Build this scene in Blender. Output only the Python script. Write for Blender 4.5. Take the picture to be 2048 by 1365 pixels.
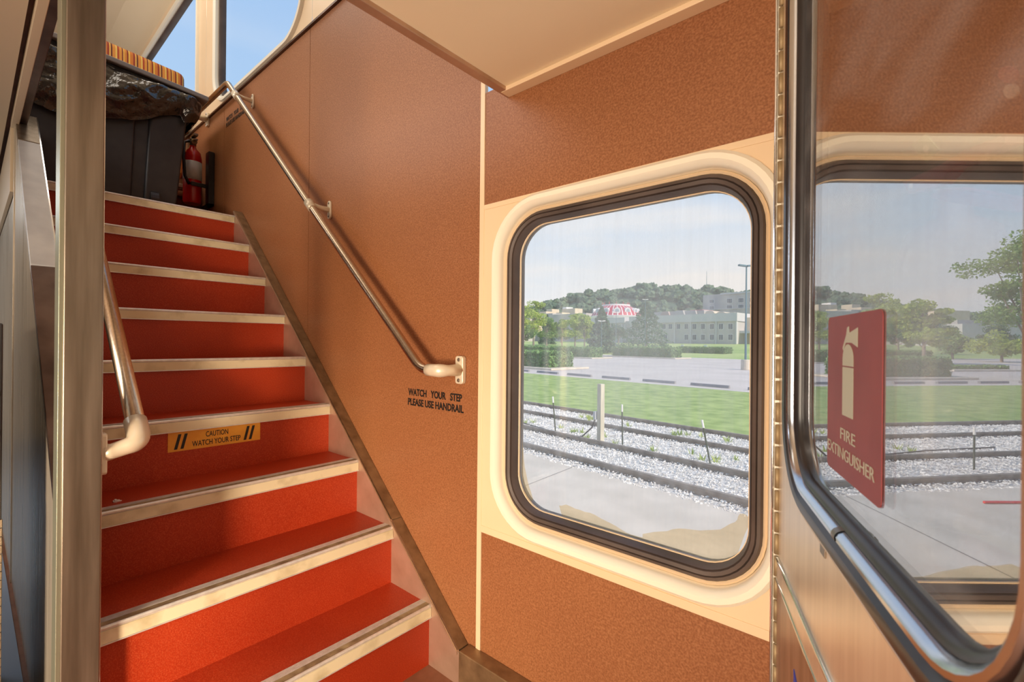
import bpy, bmesh, math, random
from mathutils import Vector, Matrix, noise
for o in list(bpy.data.objects): bpy.data.objects.remove(o, do_unlink=True)
S = bpy.context.scene; COL = S.collection
rnd = random.Random(7)

# ------------------------------------------------------------------ camera
AZ = math.radians(40.7); sn, cs = math.sin(AZ), math.cos(AZ)
FP = 938.0; RO = .0095; H = 1.07
VIEW = Vector((-sn, cs, 0)); R0 = Vector((cs, sn, 0)); UP = Vector((0, 0, 1))
cam = bpy.data.cameras.new('camera'); camo = bpy.data.objects.new('camera', cam); COL.objects.link(camo)
cx = R0*math.cos(RO) + UP*math.sin(RO); cy = -R0*math.sin(RO) + UP*math.cos(RO); cz = -VIEW
camo.matrix_world = Matrix(((cx.x, cy.x, cz.x, 0), (cx.y, cy.y, cz.y, 0), (cx.z, cy.z, cz.z, H), (0, 0, 0, 1)))
cam.sensor_width = 36; cam.lens = FP/2048*36; cam.clip_start = .01; cam.clip_end = 3000
cam.dof.use_dof = True; cam.dof.focus_distance = 1.9; cam.dof.aperture_fstop = 9
S.camera = camo

# ------------------------------------------------------------------ exposure, sky, sun, window, ceiling and fill light
S.view_settings.view_transform = 'Standard'; S.view_settings.look = 'None'
S.view_settings.exposure = 0; S.view_settings.gamma = 1; S.view_settings.use_curve_mapping = False
W = bpy.data.worlds.new('sky'); S.world = W; W.use_nodes = True
nt = W.node_tree; nt.nodes.clear()
def N(t, ty, **k):
    n = t.nodes.new(ty)
    for a, b in k.items():
        if a.startswith('i_'): n.inputs[a[2:].replace('_', ' ')].default_value = b
        else: setattr(n, a, b)
    return n
tc = N(nt, 'ShaderNodeTexCoord'); sep = N(nt, 'ShaderNodeSeparateXYZ'); nt.links.new(tc.outputs['Generated'], sep.inputs[0])
cr = N(nt, 'ShaderNodeValToRGB'); nt.links.new(sep.outputs['Z'], cr.inputs[0])
e = cr.color_ramp.elements
e[0].position = 0; e[0].color = (.86, .90, .94, 1); e[1].position = .85; e[1].color = (.26, .48, .86, 1)
for p, c_ in ((.12, (.74, .85, .96, 1)), (.35, (.46, .67, .94, 1))):
    q = cr.color_ramp.elements.new(p); q.color = c_
mp = N(nt, 'ShaderNodeMapping'); mp.inputs['Scale'].default_value = (1.2, 1.2, 7)
mp.inputs['Rotation'].default_value = (0, .25, 0)
nt.links.new(tc.outputs['Generated'], mp.inputs[0])
nz = N(nt, 'ShaderNodeTexNoise'); nz.inputs['Scale'].default_value = 1.6; nz.inputs['Detail'].default_value = 5
nt.links.new(mp.outputs[0], nz.inputs[0])
crn = N(nt, 'ShaderNodeValToRGB'); crn.color_ramp.elements[0].position = .48; crn.color_ramp.elements[1].position = .66
nt.links.new(nz.outputs[0], crn.inputs[0])
# bright thin cloud bank low over the hill towards the sun's side
dot = N(nt, 'ShaderNodeVectorMath', operation='DOT_PRODUCT'); nt.links.new(tc.outputs['Generated'], dot.inputs[0])
dd = Vector((-.20, .97, .10)).normalized(); dot.inputs[1].default_value = dd
mr = N(nt, 'ShaderNodeMapRange'); mr.inputs['From Min'].default_value = .80; mr.inputs['From Max'].default_value = .985
nt.links.new(dot.outputs['Value'], mr.inputs['Value'])
el = N(nt, 'ShaderNodeMapRange'); el.inputs['From Min'].default_value = .30; el.inputs['From Max'].default_value = .08
nt.links.new(sep.outputs['Z'], el.inputs['Value'])
m1 = N(nt, 'ShaderNodeMath', operation='MULTIPLY'); nt.links.new(mr.outputs[0], m1.inputs[0]); nt.links.new(el.outputs[0], m1.inputs[1])
el2 = N(nt, 'ShaderNodeMapRange'); el2.inputs['From Min'].default_value = .55; el2.inputs['From Max'].default_value = .25
nt.links.new(sep.outputs['Z'], el2.inputs['Value'])
m0 = N(nt, 'ShaderNodeMath', operation='MULTIPLY'); nt.links.new(crn.outputs[0], m0.inputs[0]); nt.links.new(el2.outputs[0], m0.inputs[1])
m2 = N(nt, 'ShaderNodeMath', operation='MULTIPLY'); m2.inputs[1].default_value = .45; nt.links.new(m0.outputs[0], m2.inputs[0])
m3 = N(nt, 'ShaderNodeMath', operation='ADD'); m3.use_clamp = True; nt.links.new(m1.outputs[0], m3.inputs[0]); nt.links.new(m2.outputs[0], m3.inputs[1])
mx = N(nt, 'ShaderNodeMix', data_type='RGBA'); nt.links.new(m3.outputs[0], mx.inputs['Factor'])
nt.links.new(cr.outputs[0], mx.inputs['A']); mx.inputs['B'].default_value = (1.0, .96, .92, 1)
bg = N(nt, 'ShaderNodeBackground'); bg.inputs['Strength'].default_value = 1.02
nt.links.new(mx.outputs['Result'], bg.inputs['Color'])
wo = N(nt, 'ShaderNodeOutputWorld'); nt.links.new(bg.outputs[0], wo.inputs[0])

def light(name, ty, loc, to=None, energy=1, color=(1, 1, 1), size=(1, 1), angle=None):
    l = bpy.data.lights.new(name, ty); o = bpy.data.objects.new(name, l); COL.objects.link(o); o.location = loc
    l.energy = energy; l.color = color
    if ty == 'AREA': l.shape = 'RECTANGLE'; l.size, l.size_y = size
    if ty == 'SUN': l.angle = angle
    d = Vector(to) - Vector(loc); o.rotation_euler = d.to_track_quat('-Z', 'Y').to_euler()
    return o
light('sun', 'SUN', (100, 3, 70), (0, 6, 0), 4.6, (1, .86, .70), angle=.03)
# daylight through the windows and door on the other side of the car, ceiling lights of both levels, and added fill lamps
light('upper_window_light', 'AREA', (-3.2, -1.72, 3.0), (-2.6, 1.0, 2.0), 56, (1, .93, .84), (3.4, .9))
light('upper_ceiling_light', 'AREA', (-3.1, .0, 3.82), (-2.3, .7, 1.0), 8, (1, .90, .78), (2.2, .3))
q_ = light('step_fill_light', 'AREA', (.02, -1.74, .62), (-1.35, .24, .28), 12, (1, .76, .52), (.3, .4)); q_.data.spread = math.radians(70)  # unseen fill lamp added to warm the lower-left steps
light('vestibule_door_light', 'AREA', (-.36, -1.72, .90), (-1.2, .55, .62), 58, (1, .82, .62), (.9, 1.0))
light('aisle_fill_light', 'AREA', (-4.0, -.75, 1.96), (-4.0, -.6, 0), 16, (.86, .92, 1), (1.6, .3))  # unseen lamp added to light the blue floor that the partition mirrors
light('cabinet_fill_light', 'AREA', (.16, .60, 1.76), (.50, .5, 1.25), 7, (1, .88, .72), (.2, .3))  # unseen lamp added to brighten the wall behind the door glass
light('vestibule_ceiling_light', 'AREA', (.75, -.6, 1.95), (.2, 0, .2), 5, (1, .88, .74), (.8, .3))

# ------------------------------------------------------------------ geometry of the place
NX = Vector((.9375, .3478, 0))           # normal of the open cabinet door, away from the viewer side
PG = .165
def ray(x, y):
    dx, dy = x-1024, y-682.5
    xr = dx*math.cos(RO)+dy*math.sin(RO); yr = -dx*math.sin(RO)+dy*math.cos(RO)
    return VIEW + R0*(xr/FP) - UP*(yr/FP)
FI = math.radians(8.7); E1 = Vector((-math.cos(FI), math.sin(FI), 0)); E2 = Vector((math.sin(FI), math.cos(FI), 0))  # tracks, lot and buildings run a little askew of the car
GZ = -1.03
def terr(q, p=0):
    if q < 62: return GZ
    if q < 150: return GZ + 2.03*(q-62)/88
    return 1.0 + (q-150)*.004
def site(p, q, z=None):
    v = E1*p + E2*q
    return Vector((v.x, v.y, terr(q) if z is None else z))
def at(x, y, q):                          # the place at site distance q seen in direction x, y
    r = ray(x, y); t = q/(r.dot(E2)); return Vector((0, 0, H)) + r*t
def atm(x, y, q):                         # the same for what is seen by way of the glass
    r = ray(x, y); r2 = r - NX*2*r.dot(NX); o = NX*(2*PG) + Vector((0, 0, H))
    t = (q - o.dot(E2))/r2.dot(E2); return o + r2*t
def pq(v): return v.dot(E1), v.dot(E2)
HI = Vector((-.2127, 1.047, 0))
DT = Vector((.3478, -.9375, 0))
def door(s, z, h=0):                      # along the door from its hinge, height, towards the viewer
    v = HI + DT*s - NX*h; return Vector((v.x, v.y, z))

# ------------------------------------------------------------------ materials
def mat(name, col, rough=.6, metal=0, col2=None, nscale=0, ndet=3, bump=0, stretch=None, spec=.5, coat=0, lo=.35, hi=.65, bscale=None, rvar=0, trans=0):
    m = bpy.data.materials.new(name); m.use_nodes = True; t = m.node_tree; b = t.nodes['Principled BSDF']
    b.inputs['Base Color'].default_value = (*col, 1); b.inputs['Roughness'].default_value = rough
    b.inputs['Metallic'].default_value = metal; b.inputs['Specular IOR Level'].default_value = spec
    b.inputs['Coat Weight'].default_value = coat
    if trans: b.inputs['Transmission Weight'].default_value = trans
    if nscale:
        c = N(t, 'ShaderNodeTexCoord'); mpp = N(t, 'ShaderNodeMapping'); t.links.new(c.outputs['Object'], mpp.inputs[0])
        if stretch: mpp.inputs['Scale'].default_value = stretch
        n = N(t, 'ShaderNodeTexNoise'); n.inputs['Scale'].default_value = nscale; n.inputs['Detail'].default_value = ndet
        t.links.new(mpp.outputs[0], n.inputs[0])
        if col2:
            r = N(t, 'ShaderNodeValToRGB'); r.color_ramp.elements[0].position = lo; r.color_ramp.elements[1].position = hi
            r.color_ramp.elements[0].color = (*col, 1); r.color_ramp.elements[1].color = (*col2, 1)
            t.links.new(n.outputs[0], r.inputs[0]); t.links.new(r.outputs[0], b.inputs['Base Color'])
        if rvar:
            q = N(t, 'ShaderNodeMapRange'); q.inputs['To Min'].default_value = max(0, rough-rvar); q.inputs['To Max'].default_value = rough+rvar
            t.links.new(n.outputs[0], q.inputs['Value']); t.links.new(q.outputs[0], b.inputs['Roughness'])
        if bump:
            bn = n
            if bscale:
                bn = N(t, 'ShaderNodeTexNoise'); bn.inputs['Scale'].default_value = bscale; t.links.new(mpp.outputs[0], bn.inputs[0])
            bu = N(t, 'ShaderNodeBump'); bu.inputs['Strength'].default_value = bump; bu.inputs['Distance'].default_value = .01
            t.links.new(bn.outputs[0], bu.inputs['Height']); t.links.new(bu.outputs[0], b.inputs['Normal'])
    return m
def speckled(name, base, dark, light_, fine=260, rough=.5, big=1.3, bigcol=None, spec=.4, zs=1):
    """fine two-tone fleck over a broad uneven tone"""
    m = mat(name, base, rough, spec=spec); t = m.node_tree; b = t.nodes['Principled BSDF']
    c = N(t, 'ShaderNodeTexCoord'); mpp = N(t, 'ShaderNodeMapping'); t.links.new(c.outputs['Object'], mpp.inputs[0])
    n = N(t, 'ShaderNodeTexNoise'); n.inputs['Scale'].default_value = fine; n.inputs['Detail'].default_value = 3; t.links.new(mpp.outputs[0], n.inputs[0])
    r = N(t, 'ShaderNodeValToRGB'); es = r.color_ramp.elements; es[0].position = .34; es[0].color = (*dark, 1); es[1].position = .68; es[1].color = (*light_, 1)
    q = es.new(.5); q.color = (*base, 1); t.links.new(n.outputs[0], r.inputs[0])
    n2 = N(t, 'ShaderNodeTexNoise'); n2.inputs['Scale'].default_value = big; n2.inputs['Detail'].default_value = 4; t.links.new(mpp.outputs[0], n2.inputs[0])
    mm = N(t, 'ShaderNodeMix', data_type='RGBA'); mm.blend_type = 'MULTIPLY'; mm.inputs['B'].default_value = (*(bigcol or (.8, .8, .85)), 1)
    rr = N(t, 'ShaderNodeMapRange'); rr.inputs['From Min'].default_value = .35; rr.inputs['From Max'].default_value = .65; t.links.new(n2.outputs[0], rr.inputs['Value'])
    t.links.new(rr.outputs[0], mm.inputs['Factor']); t.links.new(r.outputs[0], mm.inputs['A']); t.links.new(mm.outputs['Result'], b.inputs['Base Color'])
    return m
LAM = speckled('brown_laminate', (.33, .132, .052), (.255, .098, .036), (.42, .185, .080), 210, .42, 1.1, (.86, .82, .86))
CARPET = speckled('red_rubber_flooring', (.46, .046, .011), (.40, .036, .009), (.55, .09, .032), 340, .42, 2.2, (.80, .70, .72), spec=.35)
STRINGER = mat('brushed_stringer_metal', (.50, .34, .24), .42, .65, (.62, .44, .33), 14, 4, .08, (1, 1, 1), lo=.3, hi=.7)
CAPM = mat('worn_bronze_cap', (.20, .125, .065), .42, .6, (.36, .24, .13), 22, 6, .1, lo=.3, hi=.7)
CREAM = mat('cream_plastic', (.82, .62, .40), .35, 0, (.86, .66, .44), 3, 2)
CREAML = mat('ivory_moulding', (.93, .87, .72), .28)
CEIL = mat('cream_ceiling_panel', (.93, .80, .58), .45, 0, (.90, .77, .55), 1.5, 3)
ALU = mat('aluminium_nosing', (.88, .86, .83), .35, .5, (.76, .74, .70), 60, 3)
TAPE = mat('worn_tan_grip_groove', (.20, .13, .065), .75, 0, (.42, .32, .18), 28, 6, .3, lo=.35, hi=.7)
STRIP = mat('yellowed_nosing_strip', (.46, .38, .20), .45, 0, (.80, .72, .50), 11, 7, .05, lo=.22, hi=.50)
STEEL = mat('brushed_stainless_post', (.21, .175, .135), .38, .85, (.34, .29, .235), 40, 5, .05, (1, 1, .06), rvar=.08)
STEELG = mat('post_side_strip', (.40, .42, .33), .4, .8)
PANELM = mat('brushed_partition_metal', (.52, .46, .37), .30, .6, (.70, .63, .52), 55, 4, .04, (1, 1, .03), rvar=.1)
TUBE = mat('stainless_tube', (.52, .41, .31), .26, 1, (.62, .50, .39), 200, 3, .02, (1, 1, .3))
FIT = mat('cast_cream_fitting', (.80, .71, .55), .33, .25)
CHROME = mat('chrome', (.86, .88, .92), .12, 1)
RUBBER = mat('black_rubber', (.018, .016, .017), .32, 0, (.035, .03, .032), 9, 4)
GASK = mat('brown_black_gasket', (.06, .042, .036), .5, 0, (.11, .08, .068), 5, 5)
BLACKP = mat('black_plastic', (.018, .018, .022), .38, 0, (.028, .027, .03), 12, 3, .03)
BAG = mat('shiny_black_bag', (.014, .012, .010), .17, 0, (.022, .019, .016), 26, 5, .9, spec=.8, bscale=30)
LIDG = mat('grey_plastic', (.26, .245, .23), .35)
WHITEM = mat('grey_white_paint', (.55, .57, .60), .35, 0, (.44, .46, .50), 7, 5, .04, lo=.4, hi=.6)
DARKM = mat('dark_bronze_metal', (.10, .065, .055), .33, .8, (.19, .13, .11), 9, 5, .04)
BEIGE = mat('beige_enamel', (.60, .48, .34), .45)
RED = mat('extinguisher_red', (.72, .012, .008), .25, 0, coat=.6)
MAROON = mat('maroon_enamel', (.22, .012, .02), .35, 0)
WHITE = mat('white_label', (.82, .80, .76), .5)
BLACKI = mat('black_ink', (.012, .011, .010), .5)
YEL = mat('yellow_sticker_vinyl', (.86, .42, .045), .45, 0, (.82, .36, .035), 30, 3)
SIGN = mat('red_sign_vinyl', (.27, .050, .052), .5, 0, (.23, .04, .043), 18, 5, .02)
SIGNW = mat('sign_grey_white', (.50, .50, .40), .5)
GREEN = mat('green_tag', (.06, .16, .06), .5)
BLUE = mat('blue_sticker', (.01, .06, .45), .4)
BRASS = mat('brass_hinge', (.40, .30, .17), .6, .5)
DOORM = mat('brushed_bronze_door', (.74, .62, .47), .33, .55, (.84, .72, .56), 60, 4, .03, (1, 1, .05), rvar=.08)
DOORL = mat('brown_door_laminate', (.30, .18, .11), .35, .3, (.42, .26, .17), 50, 4, 0, (1, 1, .05))
FLOORM = mat('rubber_floor', (.20, .08, .04), .6, 0, (.26, .11, .06), 20)
DARKIN = mat('shade_black_backing', (.03, .025, .02), .7)  # near-black stands in for shade behind the door glass; also backs panel seams
DEBRIS = mat('white_crumb', (.8, .75, .7), .7)

def stripes():
    m = mat('striped_seat_fabric', (.5, .2, .05), .85); t = m.node_tree; b = t.nodes['Principled BSDF']
    c = N(t, 'ShaderNodeTexCoord'); sp = N(t, 'ShaderNodeSeparateXYZ'); t.links.new(c.outputs['Object'], sp.inputs[0])
    mu = N(t, 'ShaderNodeMath', operation='MULTIPLY'); mu.inputs[1].default_value = 7.5; t.links.new(sp.outputs['Y'], mu.inputs[0])
    fr = N(t, 'ShaderNodeMath', operation='FRACT'); t.links.new(mu.outputs[0], fr.inputs[0])
    r = N(t, 'ShaderNodeValToRGB'); r.color_ramp.interpolation = 'CONSTANT'; es = r.color_ramp.elements
    seq = [(0, (.62, .25, .05)), (.09, (.25, .04, .02)), (.16, (.75, .50, .10)), (.22, (.60, .20, .04)), (.34, (.30, .05, .03)), (.42, (.72, .42, .10)), (.48, (.14, .04, .03)), (.54, (.66, .28, .06)), (.66, (.78, .55, .14)), (.72, (.40, .07, .03)), (.80, (.66, .30, .06)), (.9, (.20, .04, .03)), (.95, (.74, .46, .10))]
    es[0].position = 0; es[0].color = (*seq[0][1], 1); es[1].position = seq[1][0]; es[1].color = (*seq[1][1], 1)
    for p, k in seq[2:]:
        q = es.new(p); q.color = (*k, 1)
    t.links.new(fr.outputs[0], r.inputs[0]); t.links.new(r.outputs[0], b.inputs['Base Color'])
    return m
FABRIC = stripes()

def glassmat(name, kind):
    m = bpy.data.materials.new(name); m.use_nodes = True; t = m.node_tree; t.nodes.clear()
    out = N(t, 'ShaderNodeOutputMaterial'); c = N(t, 'ShaderNodeTexCoord')
    tr = N(t, 'ShaderNodeBsdfTransparent'); gl = N(t, 'ShaderNodeBsdfGlossy'); gl.inputs['Roughness'].default_value = .0
    if kind == 'mirror':
        tr.inputs['Color'].default_value = (.95, .95, .95, 1)
        gl.inputs['Color'].default_value = (.98, .99, 1, 1)
        a = N(t, 'ShaderNodeMixShader'); a.inputs[0].default_value = .48
        t.links.new(tr.outputs[0], a.inputs[1]); t.links.new(gl.outputs[0], a.inputs[2])
        # smears of grime
        mpp = N(t, 'ShaderNodeMapping'); mpp.inputs['Scale'].default_value = (3, 3, 9); mpp.inputs['Rotation'].default_value = (.6, .3, 0)
        t.links.new(c.outputs['Object'], mpp.inputs[0])
        n = N(t, 'ShaderNodeTexNoise'); n.inputs['Scale'].default_value = 1.7; n.inputs['Detail'].default_value = 8; n.inputs['Distortion'].default_value = .6
        t.links.new(mpp.outputs[0], n.inputs[0])
        r = N(t, 'ShaderNodeMapRange'); r.inputs['From Min'].default_value = .45; r.inputs['From Max'].default_value = .8; r.inputs['To Min'].default_value = .01; r.inputs['To Max'].default_value = .15
        t.links.new(n.outputs[0], r.inputs['Value'])
        d = N(t, 'ShaderNodeBsdfDiffuse'); d.inputs['Color'].default_value = (.75, .78, .82, 1)
        b = N(t, 'ShaderNodeMixShader'); t.links.new(r.outputs[0], b.inputs[0]); t.links.new(a.outputs[0], b.inputs[1]); t.links.new(d.outputs[0], b.inputs[2])
        t.links.new(b.outputs[0], out.inputs[0]); return m
    a = N(t, 'ShaderNodeMixShader'); a.inputs[0].default_value = .03
    t.links.new(tr.outputs[0], a.inputs[1]); t.links.new(gl.outputs[0], a.inputs[2])
    if kind == 'clear': t.links.new(a.outputs[0], out.inputs[0]); return m
    # hazy old glass: vertical rain streaks and a milky patch, seen against the light
    mpp = N(t, 'ShaderNodeMapping'); mpp.inputs['Scale'].default_value = (26, 1, .8); t.links.new(c.outputs['Object'], mpp.inputs[0])
    n = N(t, 'ShaderNodeTexNoise'); n.inputs['Scale'].default_value = 2; n.inputs['Detail'].default_value = 5; t.links.new(mpp.outputs[0], n.inputs[0])
    n2 = N(t, 'ShaderNodeTexNoise'); n2.inputs['Scale'].default_value = 3.2; n2.inputs['Detail'].default_value = 3; t.links.new(c.outputs['Object'], n2.inputs[0])
    mu = N(t, 'ShaderNodeMath', operation='MULTIPLY'); t.links.new(n.outputs[0], mu.inputs[0]); t.links.new(n2.outputs[0], mu.inputs[1])
    # patch centre
    vd = N(t, 'ShaderNodeVectorMath', operation='DISTANCE'); t.links.new(c.outputs['Object'], vd.inputs[0]); vd.inputs[1].default_value = (-.52, 1.09, 1.13)
    pr = N(t, 'ShaderNodeMapRange'); pr.inputs['From Min'].default_value = .30; pr.inputs['From Max'].default_value = .05; pr.inputs['To Max'].default_value = .16
    t.links.new(vd.outputs['Value'], pr.inputs['Value'])
    r = N(t, 'ShaderNodeMapRange'); r.inputs['From Min'].default_value = .12; r.inputs['From Max'].default_value = .42; r.inputs['To Min'].default_value = .03; r.inputs['To Max'].default_value = .17
    t.links.new(mu.outputs[0], r.inputs['Value'])
    ad = N(t, 'ShaderNodeMath', operation='ADD'); t.links.new(r.outputs[0], ad.inputs[0]); t.links.new(pr.outputs[0], ad.inputs[1])
    tl = N(t, 'ShaderNodeBsdfTranslucent'); tl.inputs['Color'].default_value = (.96, .98, 1, 1)
    df = N(t, 'ShaderNodeBsdfDiffuse'); df.inputs['Color'].default_value = (.85, .9, .95, 1)
    a2 = N(t, 'ShaderNodeMixShader'); a2.inputs[0].default_value = .25; t.links.new(tl.outputs[0], a2.inputs[1]); t.links.new(df.outputs[0], a2.inputs[2])
    b = N(t, 'ShaderNodeMixShader'); t.links.new(ad.outputs[0], b.inputs[0]); t.links.new(a.outputs[0], b.inputs[1]); t.links.new(a2.outputs[0], b.inputs[2])
    t.links.new(b.outputs[0], out.inputs[0]); return m
MIRR = glassmat('dark_cabinet_glass', 'mirror'); HAZY = glassmat('hazy_glass', 'hazy'); CLEAR = glassmat('clear_glass', 'clear')
def filmmat():
    m = bpy.data.materials.new('peeling_tan_film'); m.use_nodes = True; t = m.node_tree; t.nodes.clear()
    out = N(t, 'ShaderNodeOutputMaterial'); tr = N(t, 'ShaderNodeBsdfTransparent'); tr.inputs['Color'].default_value = (1, .925, .80, 1)
    tl = N(t, 'ShaderNodeBsdfTranslucent'); tl.inputs['Color'].default_value = (1, .86, .62, 1)
    c = N(t, 'ShaderNodeTexCoord'); n = N(t, 'ShaderNodeTexNoise'); n.inputs['Scale'].default_value = 14; n.inputs['Detail'].default_value = 5
    mpp = N(t, 'ShaderNodeMapping'); mpp.inputs['Scale'].default_value = (.5, 1, 2); t.links.new(c.outputs['Object'], mpp.inputs[0]); t.links.new(mpp.outputs[0], n.inputs[0])
    r = N(t, 'ShaderNodeMapRange'); r.inputs['From Min'].default_value = .3; r.inputs['From Max'].default_value = .7; r.inputs['To Min'].default_value = .02; r.inputs['To Max'].default_value = .22
    t.links.new(n.outputs[0], r.inputs['Value'])
    a = N(t, 'ShaderNodeMixShader'); t.links.new(r.outputs[0], a.inputs[0]); t.links.new(tr.outputs[0], a.inputs[1]); t.links.new(tl.outputs[0], a.inputs[2])
    t.links.new(a.outputs[0], out.inputs[0]); return m
FILM = filmmat()

# ------------------------------------------------------------------ mesh helpers
def link(name, me, m, parent=None, smooth=False):
    o = bpy.data.objects.new(name, me); COL.objects.link(o)
    for k in (m if isinstance(m, (list, tuple)) else [m]): me.materials.append(k)
    if smooth:
        for p in me.polygons: p.use_smooth = True
    if parent: o.parent = parent
    return o
class MB:
    def __init__(s): s.v = []; s.f = []; s.mi = []
    def quad(s, a, b, c, d, mi=0):
        i = len(s.v); s.v += [tuple(a), tuple(b), tuple(c), tuple(d)]; s.f.append((i, i+1, i+2, i+3)); s.mi.append(mi); return s
    def box(s, x0, x1, y0, y1, z0, z1, f=None, mi=0):
        f = f or (lambda x, y, z: (x, y, z))
        i = len(s.v); s.v += [tuple(f(x, y, z)) for z in (z0, z1) for y in (y0, y1) for x in (x0, x1)]
        for q in ((0, 2, 3, 1), (4, 5, 7, 6), (0, 1, 5, 4), (2, 6, 7, 3), (0, 4, 6, 2), (1, 3, 7, 5)):
            s.f.append(tuple(i+k for k in q)); s.mi.append(mi)
        return s
    def prism(s, poly, f0, f1, mi=0):      # poly of 2D points, f0/f1 map them to the two ends
        i = len(s.v); n = len(poly); s.v += [tuple(f0(*p)) for p in poly] + [tuple(f1(*p)) for p in poly]
        s.f.append(tuple(range(i+n-1, i-1, -1))); s.f.append(tuple(range(i+n, i+2*n))); s.mi += [mi, mi]
        for k in range(n):
            s.f.append((i+k, i+(k+1) % n, i+n+(k+1) % n, i+n+k)); s.mi.append(mi)
        return s
    def tube(s, pts, r, n=14, cap=True, mi=0):
        pts = [Vector(p) for p in pts]; rs = r if isinstance(r, (list, tuple)) else [r]*len(pts)
        i0 = len(s.v); prev = None
        for k, p in enumerate(pts):
            d = (pts[min(k+1, len(pts)-1)] - pts[max(k-1, 0)]).normalized()
            a = (prev - d*prev.dot(d)).normalized() if prev is not None else d.orthogonal().normalized()
            prev = a; b = d.cross(a)
            for j in range(n):
                t = 2*math.pi*j/n; s.v.append(tuple(p + (a*math.cos(t)+b*math.sin(t))*rs[k]))
        for k in range(len(pts)-1):
            for j in range(n):
                a_ = i0+k*n+j; b_ = i0+k*n+(j+1) % n; s.f.append((a_, b_, b_+n, a_+n)); s.mi.append(mi)
        if cap:
            s.f.append(tuple(i0+j for j in range(n-1, -1, -1))); s.f.append(tuple(i0+(len(pts)-1)*n+j for j in range(n))); s.mi += [mi, mi]
        return s
    def lathe(s, prof, base, n=24, axis='Z', mi=0):
        i0 = len(s.v); b = Vector(base)
        for r, z in prof:
            for j in range(n):
                t = 2*math.pi*j/n; a, c_ = r*math.cos(t), r*math.sin(t)
                s.v.append(tuple(b + (Vector((a, c_, z)) if axis == 'Z' else Vector((a, z, c_)) if axis == 'Y' else Vector((z, a, c_)))))
        for k in range(len(prof)-1):
            for j in range(n):
                a_ = i0+k*n+j; b_ = i0+k*n+(j+1) % n; s.f.append((a_, b_, b_+n, a_+n)); s.mi.append(mi)
        s.f.append(tuple(i0+j for j in range(n-1, -1, -1))); s.f.append(tuple(i0+(len(prof)-1)*n+j for j in range(n))); s.mi += [mi, mi]
        return s
    def build(s, name, m, parent=None, smooth=False, bevel=0, fix=True):
        me = bpy.data.meshes.new(name); me.from_pydata(s.v, [], s.f); 
        if fix:
            bm = bmesh.new(); bm.from_mesh(me); bmesh.ops.recalc_face_normals(bm, faces=bm.faces); bm.to_mesh(me); bm.free()
        me.update()
        o = link(name, me, m, parent)
        if any(s.mi) and len(me.polygons) == len(s.mi): me.polygons.foreach_set('material_index', s.mi)
        if bevel:
            b = o.modifiers.new('bevel', 'BEVEL'); b.width = bevel; b.segments = 3; b.limit_method = 'ANGLE'; b.angle_limit = math.radians(40)
        if smooth or bevel:
            for p in me.polygons: p.use_smooth = True
            if bevel: o.modifiers.new('wn', 'WEIGHTED_NORMAL')
        return o
def smooth_angle(o, a=40):
    me = o.data
    for p in me.polygons: p.use_smooth = True
    me.set_sharp_from_angle(angle=math.radians(a)); return o
def struct(o): o['kind'] = 'structure'; return o
def tag(o, label, cat, group=None, kind=None):
    o['label'] = label; o['category'] = cat
    if group: o['group'] = group
    if kind: o['kind'] = kind
    return o
def empty(name, loc, label=None, cat=None, group=None):
    o = bpy.data.objects.new(name, None); COL.objects.link(o); o.location = (0, 0, 0); o.empty_display_size = .1
    o['base'] = [float(q) for q in loc]
    if label: tag(o, label, cat, group)
    return o
def rebase(o):
    """move an Empty to its thing's base keeping the parts where they are"""
    b = Vector(o['base']); o.location = b
    for ch in o.children: ch.location = ch.location - b
    del o['base']; return o
def rrect(cx_, cz_, hw, hh, r, n=10):
    r = max(1e-4, min(r, hw, hh)); out = []
    for qx, qz, a0 in ((1, 1, 0), (-1, 1, 90), (-1, -1, 180), (1, -1, 270)):
        for k in range(n+1):
            a = math.radians(a0 + 90*k/n); out.append((cx_+qx*(hw-r)+r*math.cos(a), cz_+qz*(hh-r)+r*math.sin(a)))
    return out
def ring(name, f, c, prof, m, parent=None, closed=True, n=10):
    """prof: list of (hw, hh, r, depth); f maps (a, b, depth) to the place"""
    mb = MB(); L = 4*(n+1)
    for hw, hh, r, d in prof:
        mb.v += [tuple(f(a, b, d)) for a, b in rrect(c[0], c[1], hw, hh, r, n)]
    K = len(prof)
    for k in range(K if closed else K-1):
        for j in range(L):
            a_ = k*L+j; b_ = k*L+(j+1) % L; k2 = ((k+1) % K)*L
            mb.f.append((a_, b_, k2+(j+1) % L, k2+j)); mb.mi.append(0)
    o = mb.build(name, m, parent); return smooth_angle(o, 35)
def grow(hw, hh, r, lst): return [(hw+e_, hh+e_, r+e_, d) for e_, d in lst]
def pane(name, f, c, hw, hh, r, d, th, m, parent=None):
    mb = MB(); P = rrect(c[0], c[1], hw, hh, r, 10)
    mb.prism(P, lambda a, b: f(a, b, d), lambda a, b: f(a, b, d+th)); return mb.build(name, m, parent)
def words(name, body, size, xs, ex, m, parent, fmap, bold=.012, thick=.0004, align='CENTER', width=None):
    cu = bpy.data.curves.new(name, 'FONT'); cu.body = body; cu.size = size; cu.extrude = thick; cu.offset = bold*size; cu.align_x = align
    cu.resolution_u = 3
    t = bpy.data.objects.new('t', cu); COL.objects.link(t); bpy.context.view_layer.update()
    me = bpy.data.meshes.new_from_object(t.evaluated_get(bpy.context.evaluated_depsgraph_get())); bpy.data.objects.remove(t)
    if width: xs = width/(max(v.co.x for v in me.vertices)-min(v.co.x for v in me.vertices))
    for v in me.vertices: v.co = fmap(v.co.x*xs, v.co.y, v.co.z+thick+ex)
    me.name = name; me.materials.clear(); return link(name, me, m, parent)

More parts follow.
